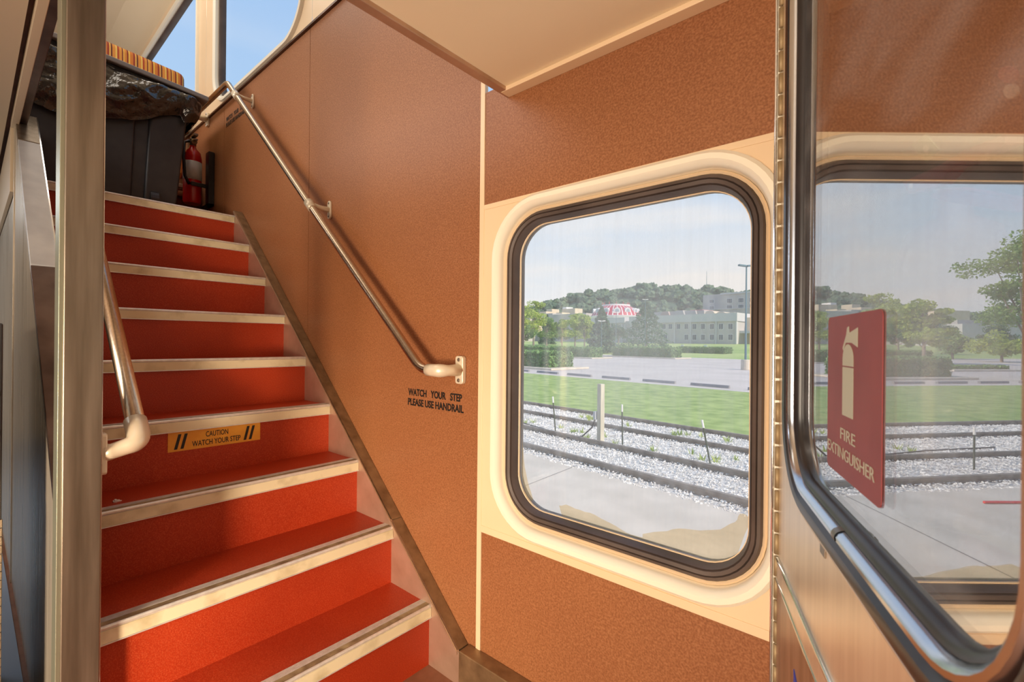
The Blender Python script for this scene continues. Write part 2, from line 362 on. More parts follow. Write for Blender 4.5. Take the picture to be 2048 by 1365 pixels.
# ------------------------------------------------------------------ the car: walls, floor, ceilings
YW = 1.047
fw = lambda a, b, d: (a, YW+d, b)
# side wall panels of brown laminate, thin seams between them
mb = MB()
xs = [-7, -5.1, -3.304, -2.172, -1.037]
for a, b in zip(xs[:-1], xs[1:]):
    mb.box(a+.0016, b-.0016, YW, YW+.012, -.02, 2.538)
mb.box(-1.017, -.19, YW, YW+.012, 1.489, 1.84); mb.box(-1.017, -.19, YW, YW+.012, .0, .477)
struct(mb.build('wall_right', LAM)); struct(MB().box(-.15, 1.6, YW+.2, YW+.212, -.02, 1.85).build('wall_cabinet_side', DARKIN))
mb = MB(); mb.box(-7, -1.04, YW+.016, YW+.03, -.02, 2.54); mb.box(-1.04, -.19, YW+.016, YW+.03, 1.45, 1.84); mb.box(-1.04, -.19, YW+.016, YW+.03, 0, .53)
struct(mb.build('wall_backing', DARKIN))
struct(MB().box(-1.037, -1.018, YW-.003, YW+.012, .095, 1.88).build('trim_1', CREAM, bevel=.0015))
struct(MB().box(-1.018, -.215, YW-.003, YW+.012, 1.476, 1.491).build('trim_2', CREAM, bevel=.001))
struct(MB().box(-1.018, -.215, YW-.003, YW+.012, .476, .497).build('trim_3', CREAM, bevel=.001))
struct(MB().box(-7, -.93, YW-.012, YW+.02, 2.536, 2.546).build('trim_4', DARKM))
# vestibule window
wc = ((-1.018-.215)/2, (1.476+.497)/2)
gx0, gx1, gz0, gz1 = -.902, -.262, .578, 1.412
gc = ((gx0+gx1)/2, (gz0+gz1)/2); ghw, ghh = (gx1-gx0)/2, (gz1-gz0)/2; GR = .10
win = empty('window_1', (gc[0], YW, gz0)); struct(win)
mbp = MB(); L = 44
phw = (gx1-gx0)/2+.075; pts_out = rrect(wc[0], wc[1], (-.215+1.018)/2, (1.476-.497)/2, .0001, 10); pts_in = rrect(gc[0]+.0, gc[1], ghw+.045, ghh+.050, GR+.05, 10)
for P in (pts_out, pts_in): mbp.v += [(a, YW-.001, b) for a, b in P]
for j in range(L): mbp.f.append((j, (j+1) % L, L+(j+1) % L, L+j)); mbp.mi.append(0)
mbp.build('surround_panel', CREAM, win)
ring('window_frame', lambda a, b, d: (a, YW+d, b), gc,
     grow(ghw, ghh, GR, [(.075, -.001), (.074, -.010), (.066, -.018), (.054, -.019), (.046, -.012), (.041, .0), (.038, .02), (.036, .05), (.060, .06), (.075, .05)]), CREAML, win)
ring('inner_lip', lambda a, b, d: (a, YW+d, b), gc,
     grow(ghw, ghh, GR, [(.038, .012), (.0345, .008), (.030, .012), (.030, .05), (.038, .05)]), CREAM, win)
ring('gasket', lambda a, b, d: (a, YW+d, b), gc,
     grow(ghw, ghh, GR, [(.031, .014), (.026, .006), (.020, .004), (.0185, .009), (.0165, .004), (.009, .007), (.0075, .013), (.0055, .010), (.002, .018), (-.002, .034), (-.002, .056), (.031, .056)]), GASK, win)
ring('glass_bead', lambda a, b, d: (a, YW+d, b), gc, grow(ghw, ghh, GR, [(.001, .032), (-.0035, .034), (-.0035, .040), (.001, .040)]), CREAM, win)
pane('glass', lambda a, b, d: (a, YW+d, b), gc, ghw, ghh, GR, .042, .004, HAZY, win)
# peeled remains of tan film along the lower edge of the glass
def film(name, pts):
    z_ = YW+.0405
    mbf = MB(); mbf.prism(pts, lambda a, b: (a, z_, b), lambda a, b: (a, z_+.0005, b)); return mbf.build(name, FILM, win)
def jag(P, n=4, amp=.003):
    out = []
    for k in range(len(P)):
        a, b = P[k], P[(k+1) % len(P)]
        for i in range(n):
            t = i/n; out.append((a[0]+(b[0]-a[0])*t+rnd.uniform(-amp, amp)*(i > 0), a[1]+(b[1]-a[1])*t+rnd.uniform(-amp, amp)*(i > 0)))
    return out
def gp(x, y):
    r = ray(x, y); t = (YW+.04)/r.y; return (r.x*t, H+r.z*t)
up1 = [gp(*q) for q in ((1118, 1012), (1132, 1010), (1160, 1021), (1190, 1031), (1222, 1048), (1252, 1066), (1285, 1076))]
up2 = [gp(*q) for q in ((1285, 1069), (1320, 1064), (1358, 1058), (1400, 1062), (1440, 1060), (1470, 1045), (1480, 1028), (1490, 1030), (1503, 1040))]
bot = lambda a, b: [(x_, .583+.0*k) for k, x_ in ((0, b), (1, (a+b)/2), (2, a))]
film('film_remnant', jag(up1, 3, .0015)[:19] + bot(up1[0][0]+.01, up1[-1][0]))
film('film_remnant', jag(up2, 3, .0015)[:25] + [(gx1-.012, .66), (gx1-.03, .60), (gx1-.07, .584)] + [(up2[0][0]+.0, .583)])
lf = [gp(*q) for q in ((1044, 880), (1049, 935), (1058, 975), (1066, 1000), (1060, 1005), (1050, 985), (1043, 950))]
film('film_remnant', jag(lf, 3, .001))
rebase(win)

# the wall above the sill, with its row of windows
def upper_window(n_, x0, x1, ox0, ox1, z0=2.605, z1=3.62):
    w = empty('window_%d' % n_, ((x0+x1)/2, YW, z0)); struct(w)
    c = ((x0+x1)/2, (z0+z1)/2); hw, hh = (x1-x0)/2, (z1-z0)/2; R = .17
    mb2 = MB(); A = rrect((ox0+ox1)/2, (2.546+3.75)/2, (ox1-ox0)/2-.0015, (3.75-2.546)/2, .0001); B = rrect(c[0], c[1], hw+.035, hh+.035, R+.03)
    for P in (A, B): mb2.v += [(a, YW, b) for a, b in P]
    for j in range(44): mb2.f.append((j, (j+1) % 44, 44+(j+1) % 44, 44+j)); mb2.mi.append(0)
    mb2.build('surround_panel', CREAM, w)
    ring('window_frame', fw, c, grow(hw, hh, R, [(.050, -.001), (.044, -.016), (.030, -.018), (.018, -.008), (.014, .02), (.014, .05), (.05, .05)]), CREAML, w)
    ring('gasket', fw, c, grow(hw, hh, R, [(.015, .012), (.006, .010), (-.001, .02), (-.001, .05), (.015, .05)]), GASK, w)
    pane('glass', fw, c, hw, hh, R, .03, .004, CLEAR, w); rebase(w)
upper_window(2, -3.44, -2.27, -3.66, -2.155)
upper_window(3, -6.3, -3.86, -6.5, -3.66)
upper_window(4, -1.99, -.95, -2.155, -.90)
struct(MB().box(-7, -6.5, YW, YW+.02, 2.546, 3.75).box(-.9, 1.6, YW, YW+.02, 1.84, 3.75).build('wall_upper', CREAM))
struct(MB().box(-3.66-.0, -3.655, YW+.001, YW+.01, 2.546, 3.75).build('trim_5', DARKM))
mb = MB(); prof = [(YW+.02, 3.75), (YW, 3.75), (.86, 3.93), (.5, 4.02), (-1.0, 4.02), (-1.5, 3.9), (-1.92, 3.6), (-1.92, 3.64), (-1.5, 3.96), (-1.0, 4.06), (.5, 4.06), (.9, 3.97)]
mb.prism(prof, lambda a, b: (-7, a, b), lambda a, b: (1.6, a, b)); struct(mb.build('ceiling_upper', CEIL))
# opposite side of the car, with a doorway window below and a band of windows above
mb = MB(); yl = -1.92
for x0, x1, z0, z1 in ((-7, -1.0, -.02, 2.6), (.1, 1.6, -.02, 2.6), (-1.0, .1, -.02, .4), (-1.0, .1, 1.85, 2.6), (-7, -5.2, 2.6, 3.66), (-1.0, 1.6, 2.6, 3.66), (-5.2, -1.0, 3.5, 3.66)):
    mb.box(x0, x1, yl, yl+.02, z0, z1)
struct(mb.build('wall_left', BEIGE))
struct(MB().box(1.58, 1.6, -1.92, YW+.2, -.02, 4.05).build('wall_front', BEIGE)); struct(MB().box(-7, -6.98, -1.92, YW, -.02, 4.05).build('wall_back', BEIGE))
struct(MB().box(-7, 1.6, -1.92, YW+.2, -.04, 0).build('floor', FLOORM)); struct(MB().box(-6.98, -2.0, -1.89, .12, 0, .004).build('floor_blue_reflector', mat('blue_reflection_vinyl', (.30, .38, .50), .25)))  # blue aisle floor made up so the partition metal reflects blue
# lower ceilings and the decks they carry
struct(MB().box(-.922, 1.6, .17, YW+.2, 1.807, 1.83).build('ceiling_right', CEIL))
struct(MB().box(-.922, 1.6, YW-.035, YW, 1.795, 1.807).build('trim_6', CREAM, bevel=.001))
struct(MB().box(-.93, -.903, .17, YW, 1.796, 2.08).build('trim_7', STRINGER, bevel=.002))
struct(MB().box(-7, 1.6, -1.92, .105, 1.99, 2.01).build('ceiling_left', BEIGE))
struct(MB().box(-2.98, 1.6, .118, .141, 1.975, 2.02).build('trim_8', BEIGE, bevel=.002))
struct(MB().box(-2.98, 1.6, .141, .165, 1.985, 2.09).build('trim_9', DARKM, bevel=.002))
struct(MB().box(-7, 1.6, -1.92, .14, 2.02, 2.06).box(-.90, 1.6, .17, YW, 1.84, 2.06).box(-7, -3.765, .14, YW, 2.0, 2.06).box(-4, -2.985, .14, YW, 1.70, 1.772).build('floor_upper', FLOORM))
# base box along the window wall
struct(MB().box(-1.066, -.2, .999, YW, 0, .108).build('baseboard_right', CAPM, bevel=.003))

# ------------------------------------------------------------------ staircase
NX0, NDX, NZ0, NDZ = -1.197, -.2216, .201, .19688
SXL = [-1.197, -1.411, -1.642, -1.866, -2.085, -2.306, -2.534, -2.752, -2.970]; SZL = [.201, .401, .600, .797, .990, 1.184, 1.383, 1.581, 1.776]
st = empty('staircase', (-1.2, .6, 0), 'red carpeted staircase with metal edged steps between brown wall and steel post', 'staircase')
Y0, Y1 = .20, 1.0
for i in range(9):
    x, z = SXL[i], SZL[i]; zd = SZL[i-1] if i else 0; xn = SXL[i+1] if i < 8 else 0
    MB().box(x-.019, x-.012, Y0, Y1, zd-.003 if i else 0, z-.012).build('riser', CARPET, st)
    back = xn-.012 if i < 8 else x-.75
    MB().box(back, x-.03, Y0, Y1 if i < 8 else YW-.002, z-.012, z-.003).build('tread', CARPET, st)
    nb = MB()   # aluminium carrier with ribs and rounded lip
    nb.box(x-.054, x-.004, Y0, Y1, z-.008, z-.003)
    for k in range(5): nb.box(x-.053+k*.0042, x-.0505+k*.0042, Y0, Y1, z-.003, z)
    nb.box(x-.032, x-.0305, Y0, Y1, z-.003, z)
    nb.tube([(x-.006, Y0, z-.0045), (x-.006, Y1, z-.0045)], .0055, 12)
    nb.box(x-.012, x-.0035, Y0, Y1, z-.0415, z-.006); nb.box(x-.012, x+.0003, Y0, Y1, z-.0425, z-.0395)
    no = nb.build('nosing', ALU, st)
    MB().box(x-.030, x-.012, Y0, Y1, z-.003, z-.0008).build('grip_groove', TAPE, no)
    MB().box(x-.0036, x-.0008, Y0+.001, Y1-.001, z-.0392, z-.0098).build('cream_strip', STRIP, no)
# wall stringer plate and its sloping cap
sl = NDZ/NDX*-1
def capz(x): return 1.07-1.917-.8885*x
mb = MB()
P = [(-1.06, 0), (-1.06, capz(-1.06)), (-2.985, capz(-2.985)), (-2.985, 1.40), (-1.55, 0)]
mb.prism(P, lambda a, b: (a, 1.0, b), lambda a, b: (a, 1.005, b)); mb.build('stringer', STRINGER, st)
def cap(name, a, b, m, y0=.998, y1=YW-.001, zf=capz, th=.012, par=st):
    return MB().prism([(a, zf(a)-th), (a, zf(a)), (b, zf(b)), (b, zf(b)-th)], lambda p, q: (p, y0, q), lambda p, q: (p, y1, q)).build(name, m, par, bevel=.0015)
cap('stringer_cap', -1.428, -2.99, CAPM); cap('stringer_cap', -1.072, -1.4255, CAPM)
MB().prism([(-1.072, capz(-1.072)-.013), (-1.072, capz(-1.072)-.001), (-2.985, capz(-2.985)-.001), (-2.985, capz(-2.985)-.013)], lambda p, q: (p, .9955, q), lambda p, q: (p, .9985, q)).build('edge_bead', STRINGER, st)
# aisle-side stringer cap: painted above, bare below
def capz2(x): return 1.07-1.71-.9*x
o = cap('painted_cap', -2.16, -2.80, WHITEM, .132, .198, capz2, .03)
cap('bare_cap', -1.40, -2.155, DARKM, .132, .198, capz2, .03); cap('bare_cap', -2.805, -2.99, STEEL, .131, .199, capz2, .03)
mb = MB(); mb.prism([(-1.44, 0), (-1.44, capz2(-1.44)-.03), (-2.99, capz2(-2.99)-.03), (-2.99, 0)], lambda a, b: (a, .170, b), lambda a, b: (a, .199, b)); mb.build('inner_stringer', DARKM, st)
MB().prism([(-1.40, capz2(-1.40)-.02), (-1.40, capz2(-1.4)+.003), (-2.98, capz2(-2.98)+.003), (-2.98, capz2(-2.98)-.02)], lambda p, q: (p, .1965, q), lambda p, q: (p, .2005, q)).build('edge_bead', CHROME, st)
rebase(st)
# turn step beyond the landing, at the aisle
ts = empty('step', (-3.6, .25, 1.77), 'cream edged step up from landing left of the black bin', 'step')
MB().box(-3.76, -3.745, .14, YW-.002, 1.78, 2.0).build('riser', LAM, ts); MB().box(-3.76, -3.72, .14, YW-.002, 2.075, 2.10).build('nosing', CREAML, ts, bevel=.003)
MB().tube([(-3.74, .15, 2.04), (-3.74, YW-.01, 2.04)], .02).build('foot_rail', CREAM, ts, smooth=True)
MB().box(-4.1, -3.76, .14, YW-.002, 2.061, 2.075).build('tread', LAM, ts); rebase(ts)

# warning sticker on the riser under the fourth step edge
xr = SXL[3]-.0115
sk = empty('warning_sticker', (xr, .58, .687), 'yellow caution sticker with black slashes on a red stair riser', 'sticker')
MB().prism([(.437, .688), (.437, .7525), (.726, .7525), (.726, .688)], lambda a, b: (xr, a, b), lambda a, b: (xr+.0008, a, b)).build('backing', YEL, sk)
fr_ = lambda oy, oz: (lambda x, y, z: (xr+.0009+z, oy+x, oz+y))
words('lettering', 'CAUTION', .0265, .60, 0, BLACKI, sk, fr_(.582, .7255), .006, width=.070)
words('lettering', 'WATCH YOUR STEP', .0265, .66, 0, BLACKI, sk, fr_(.582, .6975), .006, width=.152)
for yy in (.462, .480, .676, .694): MB().prism([(yy-.008, .695), (yy+.001, .695), (yy+.013, .745), (yy+.004, .745)], lambda a, b: (xr+.0009, a, b), lambda a, b: (xr+.0014, a, b)).build('slash_mark', BLACKI, sk)
rebase(sk)
cr_ = MB(); b0 = Vector((SXL[2]-.10, .276, SZL[2]-.003))
for k in range(5): cr_.box(b0.x+rnd.uniform(-.006, .006), b0.x+rnd.uniform(.007, .012), b0.y+k*.0035, b0.y+k*.0035+.005, b0.z, b0.z+rnd.uniform(.002, .006))
tag(cr_.build('crumb', DEBRIS), 'small white crumb lying on the red tread below the caution sticker', 'debris')

# lettering printed on the wall
def wall_words(x0, x1, zb, label):
    w = empty('wall_lettering', (x0, YW, zb), label, 'lettering'); cxx = (x0+x1)/2; k = (x1-x0)/.29
    fm = lambda ox, oz: (lambda x, y, z: (ox+x*k, YW-.0004-z, oz+y*k))
    words('upper_line', 'WATCH   YOUR   STEP', .034, .70, 0, BLACKI, w, fm(cxx, zb+.0355), .03, width=.283)
    words('lower_line', 'PLEASE USE HANDRAIL', .034, .70, 0, BLACKI, w, fm(cxx+.002, zb), .03, width=.292); rebase(w)
wall_words(-1.397, -1.107, .836, 'black printed words watch your step please use handrail beneath the lower rail end')
wall_words(-3.27, -2.98, 2.385, 'black watch your step lettering high on the wall under the rail bracket at stair top')

# ------------------------------------------------------------------ handrails
def bez(a, b, c, n=8): return [tuple(Vector(a)*(1-t)**2+Vector(b)*2*t*(1-t)+Vector(c)*t*t) for t in [k/n for k in range(n+1)]]
hr = empty('handrail', (-1.15, YW, .97), 'long steel tube handrail fixed to brown wall beside the stairs', 'handrail')
yr_ = .962; TR = .0155
lowb = Vector((-1.215, yr_, .975)); upb = Vector((-2.985, yr_, 2.528)); dsl = (upb-lowb).normalized(); dx_ = Vector((1, 0, 0))
pts = [(-1.135, yr_, .975)] + bez(lowb+dx_*.035, lowb, lowb+dsl*.045) + bez(upb-dsl*.03, upb, upb-dx_*.03) + [(-3.56, yr_, 2.528)]
MB().tube(pts, TR, 18).build('tube', TUBE, hr, smooth=True)
def elbow(name, xw, sgn, z, par):
    """casting that turns the tube into the wall"""
    b = MB(); b.tube([(xw-.055*sgn, yr_, z)] + [(xw-.03*sgn, yr_, z)] + bez((xw-.012*sgn, yr_, z), (xw+.010*sgn, yr_, z), (xw+.012*sgn, yr_+.03, z)) + [(xw+.012*sgn, YW-.012, z)], [.0195, .020]+[.0205, .021, .021, .021, .0205, .020, .019, .018, .018, .02], 16)
    o_ = b.build(name, FIT, par, smooth=True)
    P = rrect(xw+.014*sgn, z, .018, .045, .009, 5)
    MB().prism(P, lambda a, c_: (a, YW-.016, c_), lambda a, c_: (a, YW-.0005, c_)).build('flange', FIT, o_, bevel=.003)
    for s_ in (-1, 1): MB().lathe([(.006, 0), (.006, -.0025), (.003, -.0035)], (xw+.014*sgn, YW-.0155, z+s_*.033), 10, 'Y').build('screw', STEEL, o_)
    return o_
elbow('end_elbow', -1.125, 1, .975, hr); elbow('end_elbow', -3.58, -1, 2.528, hr)
def bracket(t):
    p = lowb.lerp(upb, t); b = MB()
    b.tube([p-dsl*.026, p+dsl*.026], .0195, 16)
    q = Vector((p.x+.012, YW-.008, p.z-.004)); b.tube([p+Vector((0, .008, 0)), p.lerp(q, .5), q], [.015, .010, .012], 12)
    o_ = b.build('bracket', FIT, hr, smooth=True)
    P = rrect(q.x, q.z, .013, .040, .012, 5); MB().prism(P, lambda a, c_: (a, YW-.009, c_), lambda a, c_: (a, YW-.0005, c_)).build('flange', FIT, o_, bevel=.002)
    for s_ in (-1, 1): MB().lathe([(.005, 0), (.005, -.002), (.002, -.003)], (q.x, YW-.0088, q.z+s_*.029), 10, 'Y').build('screw', STEEL, o_)
bracket(.432); bracket(.925); rebase(hr)

# post at the foot of the partition and the rail that leaves it
ps = empty('steel_post', (-1.41, .165, 0), 'square brushed steel post in the left foreground, floor to ceiling', 'post')
MB().box(-1.45, -1.38, .134, .199, 0, 2.06).build('post_body', STEEL, ps, bevel=.003)
MB().box(-1.452, -1.385, .127, .1345, 0, 1.985).build('side_strip', STEELG, ps, bevel=.001)
MB().box(-1.44, -1.384, .1985, .2003, 0, 2.06).build('edge_trim', CHROME, ps); rebase(ps)
lr = empty('handrail', (-1.41, .27, .8), 'thick steel tube handrail on cream elbow, fixed to the steel post', 'handrail')
P1 = Vector((-1.430, .272, .842)); dl = Vector((-.7486, 0, .666)).normalized(); P2 = P1+dl*2.0
MB().tube([P1, P1.lerp(P2, .5), P2], .0195, 20).build('tube', TUBE, lr, smooth=True)
b = MB(); b.tube([P1+dl*.035, P1+dl*.005] + bez(P1-dl*.005, P1-dl*.035, P1-dl*.035+Vector((0, -.025, -.005)), 8) + [(P1.x+.022, .222, .806), (P1.x+.022, .206, .804)], [.0235, .0235]+[.0235]*3+[.023, .0225, .022, .021, .020, .019]+[.018, .021], 18)
eo = b.build('end_elbow', FIT, lr, smooth=True)
P = rrect(-1.413, .803, .02, .047, .008, 5); MB().prism(P, lambda a, c_: (a, .2, c_), lambda a, c_: (a, .211, c_)).build('flange', FIT, eo, bevel=.003)
MB().lathe([(.0075, 0), (.0075, .002), (.003, .003)], P1+Vector((.022, .002, -.008)), 12, 'X').build('screw', STEEL, eo); rebase(lr)
# brushed partition below the aisle side
mb = MB()
mb.prism([(-1.45, 0), (-1.45, capz2(-1.45)-.031), (-2.96, capz2(-2.96)-.031), (-2.96, 0)], lambda a, b: (a, .133, b), lambda a, b: (a, .15, b))
mb.box(-5.5, -2.985, .133, .15, 0, 1.985); struct(mb.build('wall_partition', PANELM))
struct(MB().box(-2.978, -2.966, .128, .15, 0, 1.99).build('trim_10', PANELM, bevel=.001))
struct(MB().box(-6.8, -2.99, .118, .131, 1.70, 1.985).build('trim_11', BEIGE, bevel=.001))
# black equipment locker at the far left
lk = empty('equipment_locker', (-1.7, 0, 0), 'black equipment locker with hinged edge at the far left of the partition', 'locker')
MB().box(-2.2, -1.60, -.5, .055, 0, 1.10).build('body', BLACKP, lk, bevel=.004)
MB().box(-1.60, -1.594, -.45, .043, .06, 1.05).build('door', BLACKP, lk, bevel=.002)
hb = MB()
for k in range(30): hb.tube([(-1.592, .052, .05+k*.02), (-1.592, .052, .068+k*.02)], .0045, 8)
hb.build('hinge', STEEL, lk)
for zz in (.93, .84, .60, .42): MB().box(-1.594, -1.586, .018, .042, zz, zz+.012).build('latch', STEEL, lk, bevel=.002)
rebase(lk)

# ------------------------------------------------------------------ rubbish bin with bag
XB = -3.10
bn = empty('rubbish_bin', (-3.35, .5, 1.776), 'large black plastic bin with wheels at the top of the stairs', 'bin')
mb = MB()
def binx(x, y, z):
    k = (z-1.776)/.60; cxx, cyy = -3.38, .48
    return (cxx+(x-cxx)*(.84+.16*k), cyy+(y-cyy)*(.86+.14*k), z)
mb.box(-3.62, XB-.02, .14, .80, 1.78, 2.37, binx)
for y0, y1 in ((.12, .28), (.34, .575), (.635, .805)): mb.box(-3.62, XB, y0, y1, 1.79, 2.30, binx)
mb.build('body', BLACKP, bn, bevel=.012)
mb = MB(); mb.box(-3.65, XB+.02, .10, .835, 2.30, 2.345, binx); mb.build('rim', BLACKP, bn, bevel=.01)
for yy in (.20, .66): MB().lathe([(.03, -.02), (.05, -.018), (.05, .018), (.03, .02)], (-3.17, yy, 1.826), 20, 'Y').build('wheel', RUBBER, bn, smooth=False)
mb = MB(); mb.box(-3.70, XB+.03, .08, .895, 0, .026, lambda x, y, z: (x+(.875-y)*.02, y, z+2.425+(.875-y)*.07)); mb.build('lid', LIDG, bn, bevel=.006)
rebase(bn)
# crumpled bag folded over the rim
def bagmesh():
    nu, nv = 190, 56; V = []; Fc = []
    loop = []
    x0, x1, y0, y1 = -3.67, XB+.015, .085, .835
    per = rrect((x0+x1)/2, (y0+y1)/2, (x1-x0)/2, (y1-y0)/2, .06, 12)
    # resample the loop evenly
    L_ = [0]; 
    for a, b in zip(per, per[1:]+per[:1]): L_.append(L_[-1]+math.dist(a, b))
    tot = L_[-1]; per2 = per+[per[0]]; k = 0
    for i in range(nu):
        s_ = tot*i/nu
        while L_[k+1] < s_: k += 1
        t = (s_-L_[k])/max(1e-9, L_[k+1]-L_[k]); loop.append((per2[k][0]+(per2[k+1][0]-per2[k][0])*t, per2[k][1]+(per2[k+1][1]-per2[k][1])*t))
    cxx, cyy = (x0+x1)/2, (y0+y1)/2
    for i, (px, py) in enumerate(loop):
        low = 2.190+.045*math.sin(i*.11)+.03*noise.noise(Vector((i*.09, 3, 0)))
        low += .07*max(0, min(1, (py-.62)/.15)) - .03*max(0, min(1, (.45-py)/.2))
        for j in range(nv):
            t = j/(nv-1); z0_ = 2.420+.07*max(0, .87-py); z = z0_ + (low-z0_)*t
            bul = .035*math.sin(math.pi*min(1, t*1.02))**.8+.004
            w = Vector((px*4.2, py*4.2, z*5.5))
            wr = noise.fractal(w+Vector((5, 0, 0)), .9, 2.1, 4)
            rid = 1-abs(noise.noise(Vector((px*5, py*6+z*5, z*7))))*2.6; rid2 = 1-abs(noise.noise(Vector((px*9-3, py*12-z*9, z*10+4))))*2
            d_ = (bul+.022*wr+.030*rid*math.sin(math.pi*min(1, t+.08))+.020*rid2)*min(1, .25+t*5)
            dx, dy = px-cxx, py-cyy; l = math.hypot(dx, dy)
            nxn, nyn = (1, 0) if abs(px-x1) < .03 else (dx/l, dy/l)
            V.append((px+nxn*d_, py+nyn*d_*.6, z))
    for i in range(nu):
        for j in range(nv-1):
            a = i*nv+j; b_ = ((i+1) % nu)*nv+j; Fc.append((a, b_, b_+1, a+1))
    me = bpy.data.meshes.new('bin_bag'); me.from_pydata(V, [], Fc); me.update(); return me
bagm = link('bin_bag', bagmesh(), BAG, None, True); so = bagm.modifiers.new('s', 'SOLIDIFY'); so.thickness = .002
tag(bagm, 'shiny black plastic bag crumpled over the rim of the black bin', 'bag')
# extinguisher on its bracket on the wall behind the bin
ex = empty('fire_extinguisher', (-3.48, .98, 1.95), 'red fire extinguisher with white label on the wall right of the black bin', 'fire extinguisher')
exb = Vector((-3.60, .958, 1.95))
smooth_angle(MB().lathe([(.045, 0), (.052, .01), (.052, .30), (.045, .335), (.022, .36), (.018, .38)], exb, 28).build('cylinder', RED, ex))
MB().lathe([(.0525, .15), (.0528, .15), (.0528, .27), (.0525, .27)], exb, 28).build('label', WHITE, ex, smooth=True)
MB().lathe([(.016, .375), (.02, .38), (.02, .42), (.012, .43)], exb, 14).box(exb.x-.01, exb.x+.07, exb.y-.012, exb.y+.012, exb.z+.43, exb.z+.442).box(exb.x-.01, exb.x+.07, exb.y-.01, exb.y+.01, exb.z+.40, exb.z+.408).build('valve', STEEL, ex)
MB().lathe([(.014, 0), (.018, .004), (.018, .012), (.014, .016)], exb+Vector((.022, 0, .40)), 14, 'X').build('gauge', BRASS, ex)
MB().tube([exb+Vector((0, -.02, .405)), exb+Vector((.03, -.055, .38)), exb+Vector((.045, -.062, .28)), exb+Vector((.05, -.055, .16)), exb+Vector((.052, -.03, .11))], .009, 10).build('hose', RUBBER, ex, smooth=True)
rebase(ex)
bk = MB(); bk.box(-3.53, -3.47, 1.012, YW-.001, 1.93, 2.28).box(-3.66, -3.47, 1.012, YW-.001, 1.93, 1.945).box(-3.53, -3.52, .93, YW-.001, 2.05, 2.075)
tag(bk.build('wall_bracket', BLACKP, bevel=.003), 'black wall bracket holding the red fire extinguisher beside the bin', 'bracket')

# seats beyond the landing
se = empty('train_seat', (-3.95, .65, 2.06), 'orange striped seat back showing above the bin on the upper level', 'seat')
def seaty(x, y, z): return (x-(z-2.3)*.08+.02, y, z+(.98-y)*.08)
mb = MB(); mb.box(-4.05, -3.94, .36, 1.01, 2.2, 2.965, seaty); mb.build('back_cushion', FABRIC, se, bevel=.04)
mb = MB(); mb.box(-4.06, -4.0, .35, 1.0, 2.08, 2.88, seaty); mb.build('shell', BEIGE, se, bevel=.02)
MB().box(-4.5, -4.05, .36, .98, 2.32, 2.46).build('seat_cushion', FABRIC, se, bevel=.04)
MB().box(-4.4, -4.1, .5, .85, 2.06, 2.32).build('pedestal', DARKM, se); rebase(se)
# low aisle screen left of the landing
sc = empty('aisle_screen', (-3.8, .2, 2.06), 'brown laminate screen with curved light edge left of the bin, behind the post', 'screen')
mb = MB(); mb.prism([(.14, 2.08), (.14, 2.95), (.20, 2.86), (.26, 2.68), (.33, 2.35), (.38, 2.08)], lambda a, b: (-3.87, a, b), lambda a, b: (-3.85, a, b)); mb.build('panel', LAM, sc)
MB().tube([(-3.855, .205, 2.88), (-3.855, .268, 2.68), (-3.855, .34, 2.35), (-3.855, .39, 2.10)], .016).build('edge_tube', CREAM, sc, smooth=True); rebase(sc)

# ------------------------------------------------------------------ extinguisher cabinet door standing open on the right
dr = empty('door_1', (HI.x, HI.y, .05)); struct(dr)
DC = (.498, 1.305); dhw, dhh, DRR = .257, .42, .085      # glass
fd = lambda a, b, d: door(a, b, -d)                      # depth away from the viewer
lo, hi = .13, .98; zb, zt = .05, 1.80
mb = MB(); A = rrect((lo+hi)/2, (zb+zt)/2, (hi-lo)/2, (zt-zb)/2, .0001); B = rrect(DC[0], DC[1], dhw+.040, dhh+.040, DRR+.040)
for d_ in (-.012, .020):
    for P in (A, B): mb.v += [tuple(fd(a, b, d_)) for a, b in P]
for j in range(44):
    k = (j+1) % 44
    mb.f += [(j, k, 44+k, 44+j), (88+j, 88+k, 132+k, 132+j), (j, k, 88+k, 88+j), (44+j, 44+k, 132+k, 132+j)]; mb.mi += [0]*4
mb.build('leaf', DOORM, dr)
mb = MB(); mb.box(lo+.002, hi, .055, .655, .0, .003, lambda a, b, d: door(a, b, .012+d) if True else None)
# rewritten with its own mapping: a along, b height, d towards the viewer
mb = MB(); mb.box(lo+.006, hi, .06, .66, .0, .002, lambda a, b, d: door(a, b, .012+d)); mb.build('lower_panel', DOORL, dr)
for z_ in (.664, .700):
    MB().tube([door(lo+.01, z_, .0135), door(hi, z_, .0135)], .0035, 10).build('rub_strip', CHROME, dr, smooth=True)
MB().box(lo+.01, hi, .667, .697, 0, .003, lambda a, b, d: door(a, b, .012+d)).build('strip_band', DOORM, dr)
ring('outer_lip', fd, DC, grow(dhw, dhh, DRR, [(.050, -.012), (.049, -.015), (.046, -.016), (.043, -.012)]), DOORM, dr)
ring('outer_gasket', fd, DC, grow(dhw, dhh, DRR, [(.044, -.010), (.042, -.018), (.036, -.0205), (.028, -.019), (.022, -.012), (.022, .01), (.044, .01)]), RUBBER, dr)
ring('chrome_ring', fd, DC, grow(dhw, dhh, DRR, [(.0225, -.010), (.022, -.0145), (.019, -.018), (.0145, -.0185), (.0105, -.016), (.008, -.011), (.008, 0), (.0225, 0)]), mat('bead_chrome', (.62, .66, .72), .22, 1), dr)
jn = MB()
for k in range(9):
    a_ = math.pi*k/8; jn.v += [tuple(door(ss, DC[1]-dhh-.0155-.0085*math.cos(a_), .009+.0105*math.sin(a_))) for ss in (.472, .484)]
for k in range(8): jn.f.append((2*k, 2*k+1, 2*k+3, 2*k+2)); jn.mi.append(0)
jn.build('ring_joiner', STEEL, dr, smooth=True)
